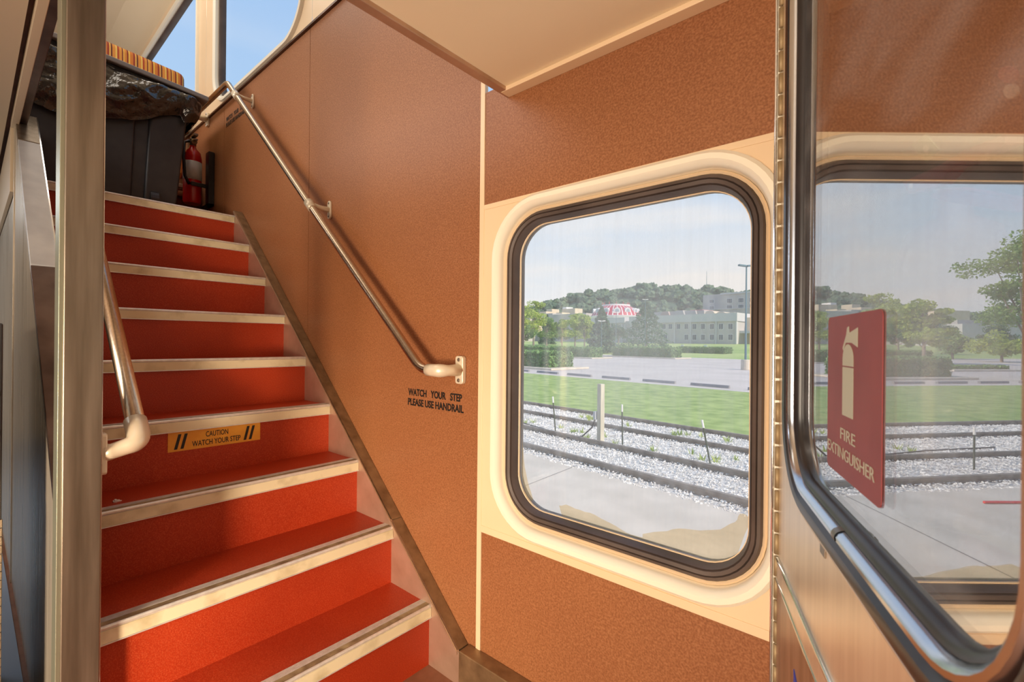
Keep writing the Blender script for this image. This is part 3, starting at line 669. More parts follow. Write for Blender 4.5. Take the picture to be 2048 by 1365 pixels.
ring('inner_gasket', fd, DC, grow(dhw, dhh, DRR, [(.009, -.008), (.007, -.010), (.003, -.009), (-.001, -.005), (-.002, .0), (-.002, .012), (.009, .012)]), RUBBER, dr)
pane('glass', fd, DC, dhw, dhh, DRR, 0, .004, MIRR, dr)
MB().box(.405, .425, DC[1]-dhh-.062, DC[1]-dhh-.046, .012, .0135, lambda a, b, d: door(a, b, d)).build('clip', STEEL, dr, bevel=.002)
# continuous hinge
hg = MB()
for k in range(46): hg.tube([(-.1795, .916, .06+k*.038), (-.1795, .916, .06+k*.038+.033)], .0042, 10)
hg.build('hinge', BRASS, dr, smooth=True); rebase(dr)
struct(MB().box(-.1895, -.150, .922, YW, 0, 1.80).build('trim_12', CREAML, bevel=.001))
struct(MB().tube([(-.1878, .919, 0), (-.1878, .919, 1.80)], .0022, 10).build('trim_13', CHROME))
struct(MB().box(-.205, -.15, YW+.001, YW+.2, 0, 1.84).build('trim_14', DARKM))
# sign on the glass
sg = empty('extinguisher_sign', door(.467, .925, .0), 'dark red rectangular sign reading fire extinguisher stuck on the dark glass', 'sign')
P = rrect(.4670, 1.0125, .0845, .0895, .007, 5)
MB().prism(P, lambda a, b: door(a, b, .0004), lambda a, b: door(a, b, .0014)).build('plate', SIGN, sg)
fs = lambda os, oz: (lambda x, y, z: door(os+x, oz+y, .0016+z))
words('lettering', 'FIRE', .0185, .72, 0, SIGNW, sg, fs(.459, .9645), -.004, .0002, width=.048)
words('lettering', 'EXTINGUISHER', .0185, .80, 0, SIGNW, sg, fs(.461, .943), -.004, .0002, width=.150)
pm = MB(); f0 = lambda a, b: door(a, b, .0016); f1 = lambda a, b: door(a, b, .0020)
cxs = .459; rw = .0175
pm.prism([(cxs-rw, .992), (cxs+rw, .992), (cxs+rw, 1.045), (cxs-rw, 1.045)], f0, f1)
pm.prism([(cxs-rw, 1.0465), (cxs+rw, 1.0465)] + [(cxs+rw*math.cos(math.radians(a)), 1.054+.016*math.sin(math.radians(a))) for a in range(0, 181, 18)], f0, f1)
pm.prism([(cxs-.008, 1.0715), (cxs+.012, 1.0715), (cxs+.030, 1.067), (cxs+.030, 1.087), (cxs+.004, 1.082), (cxs+.002, 1.089), (cxs-.003, 1.088), (cxs-.006, 1.080), (cxs-.018, 1.066), (cxs-.016, 1.063)], f0, f1)
pm.build('pictogram', SIGNW, sg); rebase(sg)
P3 = [(.278, .560), (.278, .600), (.30, .590), (.35, .560)]
tag(MB().prism(P3, lambda a, b: door(a, b, .0142), lambda a, b: door(a, b, .0150)).build('sticker', BLUE), 'small blue sticker low on the brown door below the chrome strips', 'sticker')
# dark cabinet behind the glass
struct(MB().box(.52, .54, -.3, 1.2, 0, 1.8).build('wall_cabinet', mat('olive_brown_wall', (.34, .22, .11), .6)))
# extinguisher seen dimly inside
def pd(x, y, p=.24):
    r = ray(x, y); t = p/r.dot(NX); return Vector((0, 0, H)) + r*t
ce = empty('fire_extinguisher', pd(1940, 560, .26), 'maroon extinguisher with lever handles and green tag, dim behind the door glass', 'fire extinguisher')
def plate(name, pts_, p0, th, m, par=ce):
    A_ = [pd(x, y, p0) for x, y in pts_]; mb_ = MB(); n_ = len(A_)
    mb_.v = [tuple(v) for v in A_]+[tuple(v+NX*th) for v in A_]; mb_.f = [tuple(range(n_)), tuple(range(2*n_-1, n_-1, -1))]+[(k, n_+k, n_+(k+1) % n_, (k+1) % n_) for k in range(n_)]
    mb_.mi = [0]*len(mb_.f); return mb_.build(name, m, par)
plate('lever', [(1805, 365), (1818, 388), (1875, 372), (1900, 340), (2010, 292), (2010, 268), (1930, 300), (1880, 330)], .235, .012, MAROON)
plate('grip', [(1860, 395), (1872, 378), (1905, 378), (2030, 400), (2030, 425), (1900, 405)], .238, .012, MAROON)
MB().lathe([(.004, 0), (.004, -.003), (.002, -.004)], pd(1825, 373, .233), 12, 'X').build('rivet', STEEL, ce)
MB().lathe([(.045, -.36), (.05, -.35), (.05, -.07), (.04, -.035), (.018, -.02), (.016, .0)], pd(1905, 400, .28), 24).build('cylinder', mat('dimmed_red_cylinder', (.05, .006, .008), .6), ce, smooth=True)  # cylinder colour darkened so it sinks under the reflected sky
plate('horn', [(1980, 128), (2010, 100), (2060, 92), (2060, 262), (2012, 264)], .25, .02, mat('horn_black', (.035, .02, .028), .5))
plate('icon', [(2014+19*math.cos(a*.6283), 150+17*math.sin(a*.6283)) for a in range(10)], .247, .002, MAROON)
plate('icon', [(2020+14*math.cos(a*.6283), 183+15*math.sin(a*.6283)) for a in range(10)], .247, .002, SIGNW)
rebase(ce)
tgp = [(1822, 290), (1851, 268), (1878, 300), (1852, 325)]
tg = empty('inspection_tag', pd(1851, 325, .23), 'green square inspection tag marked 2024 hanging behind the door glass', 'tag')
plate('card', tgp, .23, .0008, GREEN, tg)
ax = (pd(1868, 307, .229)-pd(1838, 283, .229)); ax.normalize(); ay = (pd(1851, 268, .229)-pd(1832, 300, .229)); ay = (ay-ax*ay.dot(ax)).normalized()
oc = pd(1852, 298, .229)
words('lettering', '2024', .0085, -.8, 0, SIGNW, tg, lambda x, y, z: oc+ax*x+ay*(y-.003)-NX*z, .01, .0002); rebase(tg)
# ------------------------------------------------------------------ outside
CONC = mat('platform_concrete', (.56, .50, .42), .85, 0, (.68, .61, .52), 1.6, 6, .05, lo=.35, hi=.65)
BALL = mat('ballast_bed', (.40, .39, .37), .9, 0, (.80, .78, .74), 34, 3, .6, lo=.4, hi=.6)
STONE = mat('ballast_stone', (.62, .60, .57), .85, 0, (.92, .90, .86), 6, 1, lo=.4, hi=.6)
GRASS = mat('lawn', (.21, .32, .075), .9, 0, (.38, .48, .15), 2.2, 8, .5, lo=.35, hi=.65, bscale=40)
GRASSF = mat('far_lawn', (.26, .40, .10), .9, 0, (.44, .52, .18), .12, 6, 0, (.4, .4, 1), lo=.4, hi=.6)
ASPH = mat('parking_asphalt', (.54, .49, .455), .9, 0, (.62, .565, .53), .35, 5, .0)
RAILM = mat('weathered_rail_steel', (.20, .17, .14), .55, .2, (.32, .27, .22), 8, 4)
WOODP = mat('weathered_post_wood', (.50, .46, .36), .8, 0, (.64, .60, .48), 12, 4, .1, (1, 1, .2))
GPOST = mat('green_post_metal', (.07, .09, .06), .5, .3)
HEDGE = mat('hedge_leaves', (.10, .22, .06), .7, 0, (.22, .38, .12), 30, 2)
def leafmat(name, c1, c2):
    m = mat(name, c1, .65, 0, c2, 1.4, 2); t = m.node_tree; b = t.nodes['Principled BSDF']; o = [n for n in t.nodes if n.type == 'OUTPUT_MATERIAL'][0]
    tl = N(t, 'ShaderNodeBsdfTranslucent'); src = b.inputs['Base Color'].links[0].from_socket; t.links.new(src, tl.inputs['Color'])
    a = N(t, 'ShaderNodeMixShader'); a.inputs[0].default_value = .4; t.links.new(b.outputs[0], a.inputs[1]); t.links.new(tl.outputs[0], a.inputs[2]); t.links.new(a.outputs[0], o.inputs[0]); return m
LEAFY = leafmat('yellow_green_leaves', (.32, .44, .08), (.58, .66, .16)); LEAFM = leafmat('mid_green_leaves', (.18, .32, .09), (.34, .48, .16))
LEAFD = leafmat('dark_conifer_needles', (.08, .17, .10), (.16, .28, .15))
WOODL = mat('distant_woodland', (.06, .12, .075), .9, 0, (.14, .21, .12), .22, 5, lo=.4, hi=.6)  # bluish green put into the foliage in place of aerial haze
BARK = mat('grey_bark', (.25, .21, .17), .9)
STONEW = mat('grey_block_wall', (.46, .44, .43), .8, 0, (.52, .50, .48), .35, 4)
BAND = mat('pale_parapet', (.56, .56, .58), .7)
LITW = mat('cream_sunlit_wall', (.66, .55, .42), .8, 0, (.72, .61, .48), .5, 3)  # cream of far buildings, and sunlit tone put into gables and wing
WINM = mat('dark_window_glass', (.10, .13, .16), .25)
WHT = mat('white_roof_trim', (.80, .79, .80), .6)
REDR = mat('red_metal_roof', (.50, .03, .07), .5)
PINK = mat('rose_roof_edge', (.62, .25, .28), .6)
ROOFB = mat('tan_roof', (.50, .38, .34), .8)
CYW = mat('blue_grey_pole', (.12, .22, .26), .5, .2)

def strip(name, q0, q1, m, p0=-60, p1=420, n=24, z=0, hf=None):
    mb = MB(); qs = [q0+(q1-q0)*k/n for k in range(n+1)]
    for a, b in zip(qs[:-1], qs[1:]):
        A_, B_, C_, D_ = site(p0, a), site(p1, a), site(p1, b), site(p0, b)
        mb.quad(*[(v.x, v.y, v.z+z) for v in (A_, B_, C_, D_)])
    return struct(mb.build(name, m, fix=False))
strip('ground_platform', 1.25, 5.95, CONC, n=1); strip('ground_ballast', 5.95, 10.95, BALL, n=1, z=-.02)
strip('ground_lawn', 10.95, 20.75, GRASS, n=2); strip('ground_parking', 20.75, 62, ASPH, n=2, z=-.01); strip('ground_far_lawn', 62, 620, GRASSF, -300, 900, n=40)
mb = MB(); jv = []
for p in (4.4, -1.2, 10.2):
    a, b = site(p, 1.3), site(p+.9, 5.95); mb.quad((a.x, a.y, GZ+.002), (b.x, b.y, GZ+.002), (b.x+.02, b.y, GZ+.002), (a.x+.02, a.y, GZ+.002))
struct(mb.build('ground_joint', mat('joint_dark', (.25, .23, .21), .9), fix=False))
# loose ballast
def stones(name, n, label, reg, smin, smax, m=STONE):
    V, Fc = [], []
    for _ in range(n):
        p = rnd.uniform(*reg[0]); q = rnd.uniform(*reg[1]); c = site(p, q)
        s = rnd.uniform(smin, smax); rz = rnd.uniform(0, 6.3); i = len(V); ca, sa = math.cos(rz), math.sin(rz)
        for dx, dy, dz in ((1, 0, .1), (0, .8, -.1), (-1, .1, 0), (.1, -.8, .1), (.1, .1, .8), (0, 0, -.6)):
            k = s*rnd.uniform(.7, 1.15); V.append((c.x+(dx*ca-dy*sa)*k, c.y+(dx*sa+dy*ca)*k, GZ+dz*k))
        Fc += [(i, i+1, i+4), (i+1, i+2, i+4), (i+2, i+3, i+4), (i+3, i, i+4), (i+1, i, i+5), (i+2, i+1, i+5), (i+3, i+2, i+5), (i, i+3, i+5)]
    me = bpy.data.meshes.new(name); me.from_pydata(V, [], Fc); me.update()
    return tag(link(name, me, m), label, 'gravel', kind='stuff')
stones('ballast_gravel', 30000, 'pale grey crushed stone ballast lying between and around the rails', ((1.5, 15), (5.85, 10.9)), .012, .027)
# tracks
for qa, qb, lab in ((6.24, 7.54, 'nearer railway track of two rusty rails in pale ballast'), (9.22, 10.56, 'farther railway track next to the lawn')):
    t = empty('railway_track', site(4, qa), lab, 'railway track')
    for q in (qa, qb):
        prof = [(-.06, -.02), (-.06, .01), (-.012, .03), (-.012, .09), (-.036, .10), (-.036, .14), (.036, .14), (.036, .10), (.012, .09), (.012, .03), (.06, .01), (.06, -.02)]
        f = lambda pp: (lambda a, b, pp=pp, q=q: tuple(E1*pp+E2*(q+a)+Vector((0, 0, GZ+b-.045))))
        MB().prism(prof, f(-30), f(70)).build('rail', RAILM, t)
    rebase(t)
# posts between the tracks
def thinpost(x, y, h, lean, label, mir=False):
    b = (atm if mir else at)(x, y, 8.35 if not mir else 8.5); c = Vector((b.x, b.y, GZ))
    t = empty('fence_post', c, label, 'post', 'thin fence posts between the tracks')
    top = c+E1*lean+Vector((0, 0, h)); m_ = c.lerp(top, .8)
    MB().tube([c, m_], .014, 8).build('shaft', GPOST, t); MB().tube([m_, top], .017, 8).build('white_tip', WHITE, t); rebase(t)
def wpt(x, y, z=GZ):
    r = ray(x, y); t = (z-H)/r.z; return Vector((0, 0, H))+r*t
def mpt(x, y, z=GZ):
    r = ray(x, y); t = (z-H)/r.z; P_ = r*t; P_ = P_-NX*2*(P_.dot(NX)-PG); return Vector((P_.x, P_.y, z))
for (P_, h, lean, lab) in ((wpt(1111, 863), .80, .10, 'thin green white-tipped post left of the wooden post'), (wpt(1245, 890), .82, .02, 'thin green white-tipped post right of the wooden post'),
                        (wpt(1421, 930), .75, .16, 'thin green white-tipped leaning post nearest the right side of the window'), (mpt(1948, 940), .72, .0, 'thin white-tipped post seen by reflection in the dark glass at right')):
    t = empty('fence_post', P_, lab, 'post')
    top = P_+E1*lean+Vector((0, 0, h)); m_ = P_.lerp(top, .82)
    MB().tube([P_-Vector((0, 0, .02)), m_], .015, 8).build('shaft', GPOST, t); MB().tube([m_, top], .019, 8).build('white_tip', WHITE, t); rebase(t)
c = wpt(1201, 885); wp_ = empty('wooden_post', c, 'square weathered wooden post with a small grey box between the tracks', 'post')
MB().box(-.055, .055, -.055, .055, -.02, 1.22, lambda x, y, z: (c.x+x*.96+y*.28, c.y+y*.96-x*.28, GZ+z)).build('shaft', WOODP, wp_, bevel=.006)
MB().box(-.10, -.056, -.09, .0, .47, .64, lambda x, y, z: (c.x+x*1.2-.01, c.y+y, GZ+z)).build('junction_box', mat('box_grey', (.5, .52, .55), .5), wp_, bevel=.005); rebase(wp_)
ca_ = c+Vector((-.1, -.05, 0)); MBc = MB().tube([ca_+Vector((0, 0, .48)), ca_+Vector((-.05, -.05, .30)), ca_+Vector((-.25, -.10, .10)), ca_+Vector((-.6, -.12, .02)), ca_+Vector((-1.3, .25, .015)), ca_+Vector((-2.8, .75, .015)), ca_+Vector((-4.5, 1.1, .015))], .016, 8)
tag(MBc.build('cable', RUBBER, smooth=True), 'black cable running from the grey box on the wooden post over the ballast', 'cable')
a = mpt(1968, 1008); b_ = a+E1*.02-Vector((0, 0, 0)); tag(MB().tube([a+Vector((0, 0, .02)), a+Vector((-1.1, .02, .02))], .018, 8).build('red_pipe', RED), 'thin red pipe on the edge of the concrete platform', 'pipe')
# low weeds on the ballast
V = MB()
for k in range(46):
    p = rnd.uniform(2, 9); q = rnd.choice([rnd.gauss(8.2, .2), rnd.gauss(9.9, .15)]); c0 = site(p, q)
    for j in range(14):
        a_ = rnd.uniform(0, 6.28); l = rnd.uniform(.03, .12); w_ = .012
        d_ = Vector((math.cos(a_), math.sin(a_), 0)); pr_ = Vector((-d_.y, d_.x, 0))*w_; o_ = c0+d_*rnd.uniform(0, .07)
        V.quad(o_-pr_, o_+pr_, o_+d_*l*.6+Vector((0, 0, l))+pr_*.3, o_+d_*l*.6+Vector((0, 0, l))-pr_*.3)
tag(V.build('weeds', LEAFY, fix=False), 'pale green and dry weeds growing in the ballast between the rails', 'weeds', kind='stuff')
# concrete wheel stops along the near edge of the car park
p0_ = pq(wpt(1113, 746))[0]
for k in range(-5, 9):
    p = p0_+k*2.75
    o = MB().prism([(-.09, 0), (-.06, .12), (.06, .12), (.09, 0)], lambda a, b, p=p: tuple(site(p-.95, 21.9+a, GZ+b)), lambda a, b, p=p: tuple(site(p+.95, 21.9+a, GZ+b))).build('wheel_stop', mat('stop_grey', (.25, .25, .27), .8) if k == -5 else bpy.data.materials['stop_grey'])
    tag(o, 'low grey concrete wheel stop in the row along the lawn edge of the car park', 'wheel stop', 'wheel stops along the lawn edge')

def leafcloud(n, fn, s0, s1, seed):
    R = random.Random(seed); V, Fc = [], []
    for _ in range(n):
        c = fn(R); s = R.uniform(s0, s1)
        a = Vector((R.gauss(0, 1), R.gauss(0, 1), R.gauss(0, .7))).normalized(); b = a.orthogonal().normalized(); b = (Matrix.Rotation(R.uniform(0, 6.28), 3, a) @ b)
        i = len(V); V += [tuple(c-a*s), tuple(c-b*s*.6), tuple(c+a*s), tuple(c+b*s*.6)]; Fc.append((i, i+1, i+2, i+3))
    me = bpy.data.meshes.new('foliage'); me.from_pydata(V, [], Fc); me.update(); return me
def tree(base, h, r, m, label, seed, n=2600, trunk=.28, leaf=.22, kind='round', group=None, z0=None):
    t = empty('deciduous_tree' if kind != 'conifer' else 'conifer_tree', base, label, 'tree', group); R = random.Random(seed); B = Vector(base)
    if kind == 'conifer':
        def fn(R):
            k = R.random()**1.3; a = R.uniform(0, 6.28); rr = r*(1-k)**.85*(.55+.45*R.random()**.4)*(1+.22*math.sin(k*38+2*math.sin(a*3)))+.05
            return B+Vector((math.cos(a)*rr, math.sin(a)*rr, h*(.06+.94*k)-.12*rr))
        o_ = link('foliage', leafcloud(n, fn, leaf*.5, leaf, seed), m, t)
        MB().tube([B-Vector((0, 0, .1)), B+Vector((0, 0, h*.9))], [r*.07, .02], 8).build('trunk', BARK, t); rebase(t); return t
    bl = []
    for k in range(16 if kind == 'round' else 26):
        a = R.uniform(0, 6.28); zz = R.uniform(.36, .97); w_ = math.sin(math.pi*(.15+.85*(zz-.3)/.7))**.6 if zz < .97 else .3
        rr = r*w_*R.uniform(.2, .9); bl.append((B+Vector((math.cos(a)*rr, math.sin(a)*rr, h*zz)), r*R.uniform(.20, .42), R.uniform(.35, .6)))
    def fn(R):
        c, s_, fl = R.choice(bl); d = Vector((R.gauss(0, 1), R.gauss(0, 1), R.gauss(0, 1))).normalized()*s_*R.random()**.35
        return c+Vector((d.x, d.y, d.z*(fl if kind == 'airy' else .8)))
    link('foliage', leafcloud(n, fn, leaf*.5, leaf, seed), m, t)
    MB().tube([B-Vector((0, 0, .1)), B+Vector((0, 0, h*trunk)), B+Vector((.1, 0, h*.8))], [r*.06, r*.045, r*.012], 8).build('trunk', BARK, t)
    bb = MB()
    for c, s_, fl in bl[:12]:
        st_ = B+Vector((0, 0, h*R.uniform(trunk*.8, .6))); bb.tube([st_, st_.lerp(c, .55)+Vector((0, 0, -.1)), c], [r*.022, r*.014, r*.006], 5)
    bb.build('branches', BARK, t); rebase(t); return t
def onq(x, q, mir=False):
    P_ = (atm if mir else at)(x, 684, q); return Vector((P_.x, P_.y, terr(q)))
def hgt(x, y, q, mir=False): return (atm if mir else at)(x, y, q).z - terr(q)
T = [  # px, q, top y, radius m, material, kind, label
 (1067, 80, 603, 4.6, LEAFY, 'airy', 'yellow-green airy tree at the left edge of the window view'),
 (1093, 93, 640, 3.4, LEAFM, 'round', 'small round green tree between two yellow-green ones'),
 (1150, 80, 628, 3.6, LEAFY, 'airy', 'pale yellow-green tree left of the dome building, pale trunk'),
 (1169, 70, 633, 3.0, LEAFY, 'round', 'yellow-green tree directly left of the dark conifer'),
 (1124, 100, 640, 3.2, LEAFM, 'round', 'dim green tree behind the pale trunk tree'),
 (1094, 105, 630, 2.6, LEAFD, 'conifer', 'small dark conifer behind the leftmost trees'),
 (1203, 66, 614, 2.7, LEAFD, 'conifer', 'dark conifer in front of the red and white dome roof'),
 (1237, 120, 652, 4.2, LEAFD, 'round', 'dark round tree against the grey wall right of the dome'),
 (1292, 92, 604, 5.6, LEAFD, 'conifer', 'large broad blue-green conifer in the middle of the window view'),
 (1122, 128, 655, 3.8, LEAFD, 'round', 'dark low tree before the grey hall left of the dome'),
]
for k, (x, q, ty, r, m, kd, lab) in enumerate(T):
    tree(onq(x, q), hgt(x, ty, q), r, m, lab, 30+k, n=4200 if kd != 'airy' else 3200, leaf=.30, kind=kd)
TM = [  # by way of the glass
 (1848, 44, 602, 3.3, LEAFY, 'airy', 'broad yellow-green tree standing behind the long hedge, right half of the glass', 5200),
 (1905, 60, 668, 3.3, LEAFM, 'round', 'low spreading green tree right of the broad yellow-green tree in the glass', 3500),
 (2004, 50, 672, 2.9, LEAFY, 'round', 'small yellow-green tree near the right edge of the glass', 3200),
 (1880, 95, 648, 5.2, LEAFD, 'round', 'dark tree mass behind the yellow-green tree in the glass', 4200),
 (1995, 95, 650, 3.6, LEAFD, 'round', 'dark round tree before the grey block near the right edge of the glass', 3200),
 (1797, 70, 648, 2.8, LEAFM, 'round', 'mid green tree right beside the red sign in the glass', 3200),
 (2052, 24, 470, 3.4, LEAFM, 'airy', 'tall airy dark green tree cut by the right edge of the glass', 9000),
]
for k, (x, q, ty, r, m, kd, lab, n_) in enumerate(TM):
    tree(onq(x, q, True), hgt(x, ty, q, True), r, m, lab, 60+k, n=n_, leaf=.26 if q > 30 else .13, kind=kd)
# clipped hedges in the car park islands
def hedge(c0, L_, dpt, hh, label, seed, n):
    """c0: near right corner on the ground, running left (e1)"""
    p0, q0 = pq(c0); t = empty('clipped_hedge', site(p0, q0), label, 'hedge'); R_ = random.Random(seed)
    mb = MB(); mb.box(p0+.12, p0+L_-.12, q0+.12, q0+dpt-.12, 0, hh-.12, lambda a, b, c: tuple(site(a, b, GZ+c))); mb.build('core', HEDGE, t)
    def fn(R):
        f = R.random(); a, b, c = R.uniform(0, L_), R.uniform(0, dpt), R.uniform(.02, hh)
        if f < .4: c = hh+R.gauss(0, .04)
        elif f < .85: b = R.gauss(.03, .05)
        else: a = R.gauss(0, .05)
        if R.random() < .2: c = min(c+.05, hh+.08)
        return site(p0+a, q0+b, GZ+c)
    link('leaves', leafcloud(n, fn, .05, .14, seed), HEDGE, t)
    k = .14; mb = MB(); mb.box(p0-1, p0+L_+1, q0-.8, q0+dpt+.8, 0, .13, lambda a, b, c: tuple(site(a, b, GZ+c))); mb.build('kerb', CONC, t, bevel=.02); rebase(t)
hedge(wpt(1180, 717.5), 17, 2.4, 1.35, 'left clipped hedge on a kerbed island in the car park', 90, 7000)
hedge(wpt(1343, 718), 9.5, 2.4, 1.40, 'middle clipped hedge in front of the big conifer', 91, 6000)
hedge(wpt(1450, 712.5), 8.5, 2.6, 1.35, 'right clipped hedge, farthest of those in the window', 92, 5000)
hedge(mpt(1903, 758)-E1*6.5, 6.5, 2.6, 1.25, 'long dark hedge beside the drive, right half of the glass', 93, 7000)
hedge(mpt(1908, 742), 5.5, .8, .35, 'low row of small shrubs along the lawn near the right edge of the glass', 94, 2500)
# lamp posts
def lamp(x, yb, yt, label, q=None, base=True, arms=2, w_=.09, mir=False):
    c = wpt(x, yb) if q is None else onq(x, q, mir); p, qq = pq(c); h = (atm if mir else at)(x, yt, qq).z - c.z
    t = empty('lamp_post', c, label, 'lamp post')
    if base: MB().lathe([(.34, 0), (.34, .75), (.30, .80)], c, 16).build('concrete_base', CONC, t)
    MB().tube([c, c+Vector((0, 0, h))], [w_, w_*.6], 10).build('pole', CYW, t)
    for s_ in (-1, 1)[:arms]:
        d_ = (R0*s_).normalized(); e_ = c+Vector((0, 0, h)); side = Vector((-d_.y, d_.x, 0))
        mb = MB(); mb.box(.05, .62, -.15, .15, -.06, .08, lambda a, b, cc: tuple(e_+d_*a+side*b+Vector((0, 0, cc+a*.12)))); mb.build('lamp_head', CYW if arms == 2 and base else WHT, t, bevel=.03)
    rebase(t)
lamp(1491, 740, 533, 'tall twin-headed lamp post on a round concrete base near the right of the window')
lamp(1290, 0, 600, 'slender lamp post with two pale heads before the big conifer', q=88, base=False)
lamp(1203, 0, 643, 'short lamp post in front of the dark conifer', q=63, base=False, w_=.06)
lamp(1232, 0, 626, 'thin lamp post right of the dark conifer', q=64, base=False, w_=.05)
# ---------- buildings
def bx(p0, p1, q0, q1, z0, z1): return lambda mb, mi=0: mb.box(p0, p1, q0, q1, z0, z1, lambda a, b, c: (E1*a+E2*b+Vector((0, 0, c))), mi)
def pz(x, y, q):
    v = at(x, y, q); return v.dot(E1), v.z
def mpz(x, y, q):
    v = atm(x, y, q); return v.dot(E1), v.z
def block(name, x0, x1, yb, yt, q, dep, m, par, mir=False, zb=None):
    f = mpz if mir else pz; pa, z1 = f(x0, yt, q); pb, _ = f(x1, yt, q); z0 = terr(q)-.5 if yb is None else f(x0, yb, q)[1]
    mb = MB(); bx(min(pa, pb), max(pa, pb), q, q+dep, z0, z1)(mb); return mb.build(name, m, par)
def wins(par, q, lst, w_, h_, mir=False, frame=True, name='window'):
    f = mpz if mir else pz
    for x, y in lst:
        p, z = f(x, y, q); mb = MB(); bx(p-w_/2-.12, p+w_/2+.12, q-.05, q+.1, z-h_/2-.12, z+h_/2+.12)(mb); o_ = mb.build(name, WHT, par)
        mb = MB(); bx(p-w_/2, p-.04, q-.09, q-.03, z-h_/2, z+h_/2)(mb); bx(p+.04, p+w_/2, q-.09, q-.03, z-h_/2, z+h_/2)(mb); mb.build('pane', WINM, o_)
QL = 140
hl = empty('long_hall', site(pz(1380, 0, QL)[0], QL), 'long two-storey grey block hall with flat parapet and rows of small windows', 'building')
block('wall', 1262, 1473, None, 642, QL, 14, STONEW, hl); block('parapet', 1258, 1474, 648, 634, QL-.5, 15, BAND, hl)
block('side_wing', 1474, 1530, None, 636, QL+6, 9, LITW, hl); block('canopy', 1474, 1530, 667, 662, QL+2, 6, BAND, hl)
for x in (1262, 1300, 1349, 1381, 1432, 1472): block('pilaster', x-1.2, x+1.2, None, 642, QL-.3, 1, BAND, hl)
wins(hl, QL, [(x, 653.5) for x in (1328, 1341, 1357, 1373, 1389, 1406, 1424, 1442, 1461)], 1.25, 1.6)
wins(hl, QL, [(x, 675) for x in (1331, 1373, 1389, 1406, 1424, 1442, 1461)], 1.25, 1.6); rebase(hl)
dh = empty('arched_hall', site(pz(1350, 0, 158)[0], 158), 'roofs with scalloped gables in sunlit cream behind the long hall', 'building')
for x0, x1, yt, k in ((1409, 1430, 622, 0), (1431, 1452, 624, 1), (1454, 1474, 625, 1), (1476, 1492, 627, 1)):
    pa, z1 = pz(x0, yt, 158); pb, _ = pz(x1, yt, 158); z0 = pz(x0, 640, 158)[1]; pa, pb = min(pa, pb), max(pa, pb); w_ = pb-pa
    poly = [(pa, z0-6), (pa, z0+.6*(z1-z0))] + [(pa+w_*(.5-.5*math.cos(math.pi*k/10))*.9+w_*.05, z0+(z1-z0)*(.6+.4*math.sin(math.pi*k/10)**.8)) for k in range(11)] + [(pb, z0+.6*(z1-z0)), (pb, z0-6)]
    MB().prism(poly, lambda a, b: tuple(E1*a+E2*158+Vector((0, 0, b))), lambda a, b: tuple(E1*a+E2*166+Vector((0, 0, b)))).build('gable', LITW, dh)
block('roof_mass', 1308, 1408, 645, 625, 162, 14, STONEW, dh); block('roof_edge', 1380, 1405, 623, 620.5, 162, 8, PINK, dh)
for x0, x1, yt in ((1318, 1342, 624), (1346, 1372, 622), (1374, 1396, 622)):
    pa, z1 = pz(x0, yt, 161); pb, _ = pz(x1, yt, 161); z0 = pz(x0, 640, 161)[1]
    MB().prism([(pa, z0), (pb, z0), (pb*.75+pa*.25, z1), (pb*.25+pa*.75, z1)], lambda a, b: tuple(E1*a+E2*161+Vector((0, 0, b))), lambda a, b: tuple(E1*a+E2*168+Vector((0, 0, b)))).build('roof', ROOFB if x0 < 1340 else STONEW, dh)
rebase(dh)
tb = empty('tall_block', site(pz(1450, 0, 185)[0], 185), 'tall grey four-storey block with paired windows at the right of the window view', 'building')
block('wall', 1406, 1440, None, 591, 185, 30, STONEW, tb); block('wall', 1440, 1540, None, 588, 183, 30, STONEW, tb); block('cornice', 1440, 1541, 590, 587, 182.6, 31, BAND, tb)
block('string_course', 1406, 1540, 621, 619.5, 182.7, 2, BAND, tb)
for y_ in (602, 615): wins(tb, 183, [(1456.5, y_), (1461.5, y_), (1479.5, y_-1), (1484.5, y_-1), (1502, y_-2), (1507, y_-2)], .95, 1.6); wins(tb, 185, [(1421.5, y_+1), (1426, y_+1)], .8, 1.3)
rebase(tb)
# round pavilion with striped roof
QD = 158; c0 = at(1214, 632, QD); cD = Vector((c0.x, c0.y, 0))+E2*6
zb_ = at(1214, 632, QD).z; zt_ = at(1214, 611, QD).z; mper = (at(1255, 632, QD)-at(1174, 632, QD)).length/81; rb = 40*mper; rt = 21.5*mper
pv = empty('pavilion', cD, 'round building with red and white striped dome roof and white round dormers', 'building')
NF = 32; mb = MB(); seg = []
prof = [(rb, zb_), (rb*.93, zb_+(zt_-zb_)*.35), (rb*.80, zb_+(zt_-zb_)*.70), (rt, zt_)]
for k in range(NF):
    a0, a1 = 2*math.pi*k/NF, 2*math.pi*(k+1)/NF
    for (r0_, z0_), (r1_, z1_) in zip(prof[:-1], prof[1:]):
        for (u0, u1, mi) in ((a0, a0+(a1-a0)*.78, 0), (a0+(a1-a0)*.78, a1, 1)):
            mb.quad(*[tuple(cD+Vector((math.cos(u)*rr, math.sin(u)*rr, zz))) for u, rr, zz in ((u0, r0_, z0_), (u1, r0_, z0_), (u1, r1_, z1_), (u0, r1_, z1_))], mi=mi)
mb.build('striped_roof', [REDR, WHT], pv, fix=False)
MB().lathe([(rt+.3, zt_-.2), (rt+.3, zt_+.45), (rt-1, zt_+.6)], cD, 32).build('roof_deck', WHT, pv)
MB().lathe([(rb+.4, zb_-1.1), (rb+.7, zb_-.1), (rb-.3, zb_+.1)], cD, 32).build('eave_ring', WHT, pv); MB().lathe([(rb-.5, -1), (rb-.5, zb_-1)], cD, 32).build('drum_wall', STONEW, pv)
view_a = math.atan2(-cD.y, -cD.x)
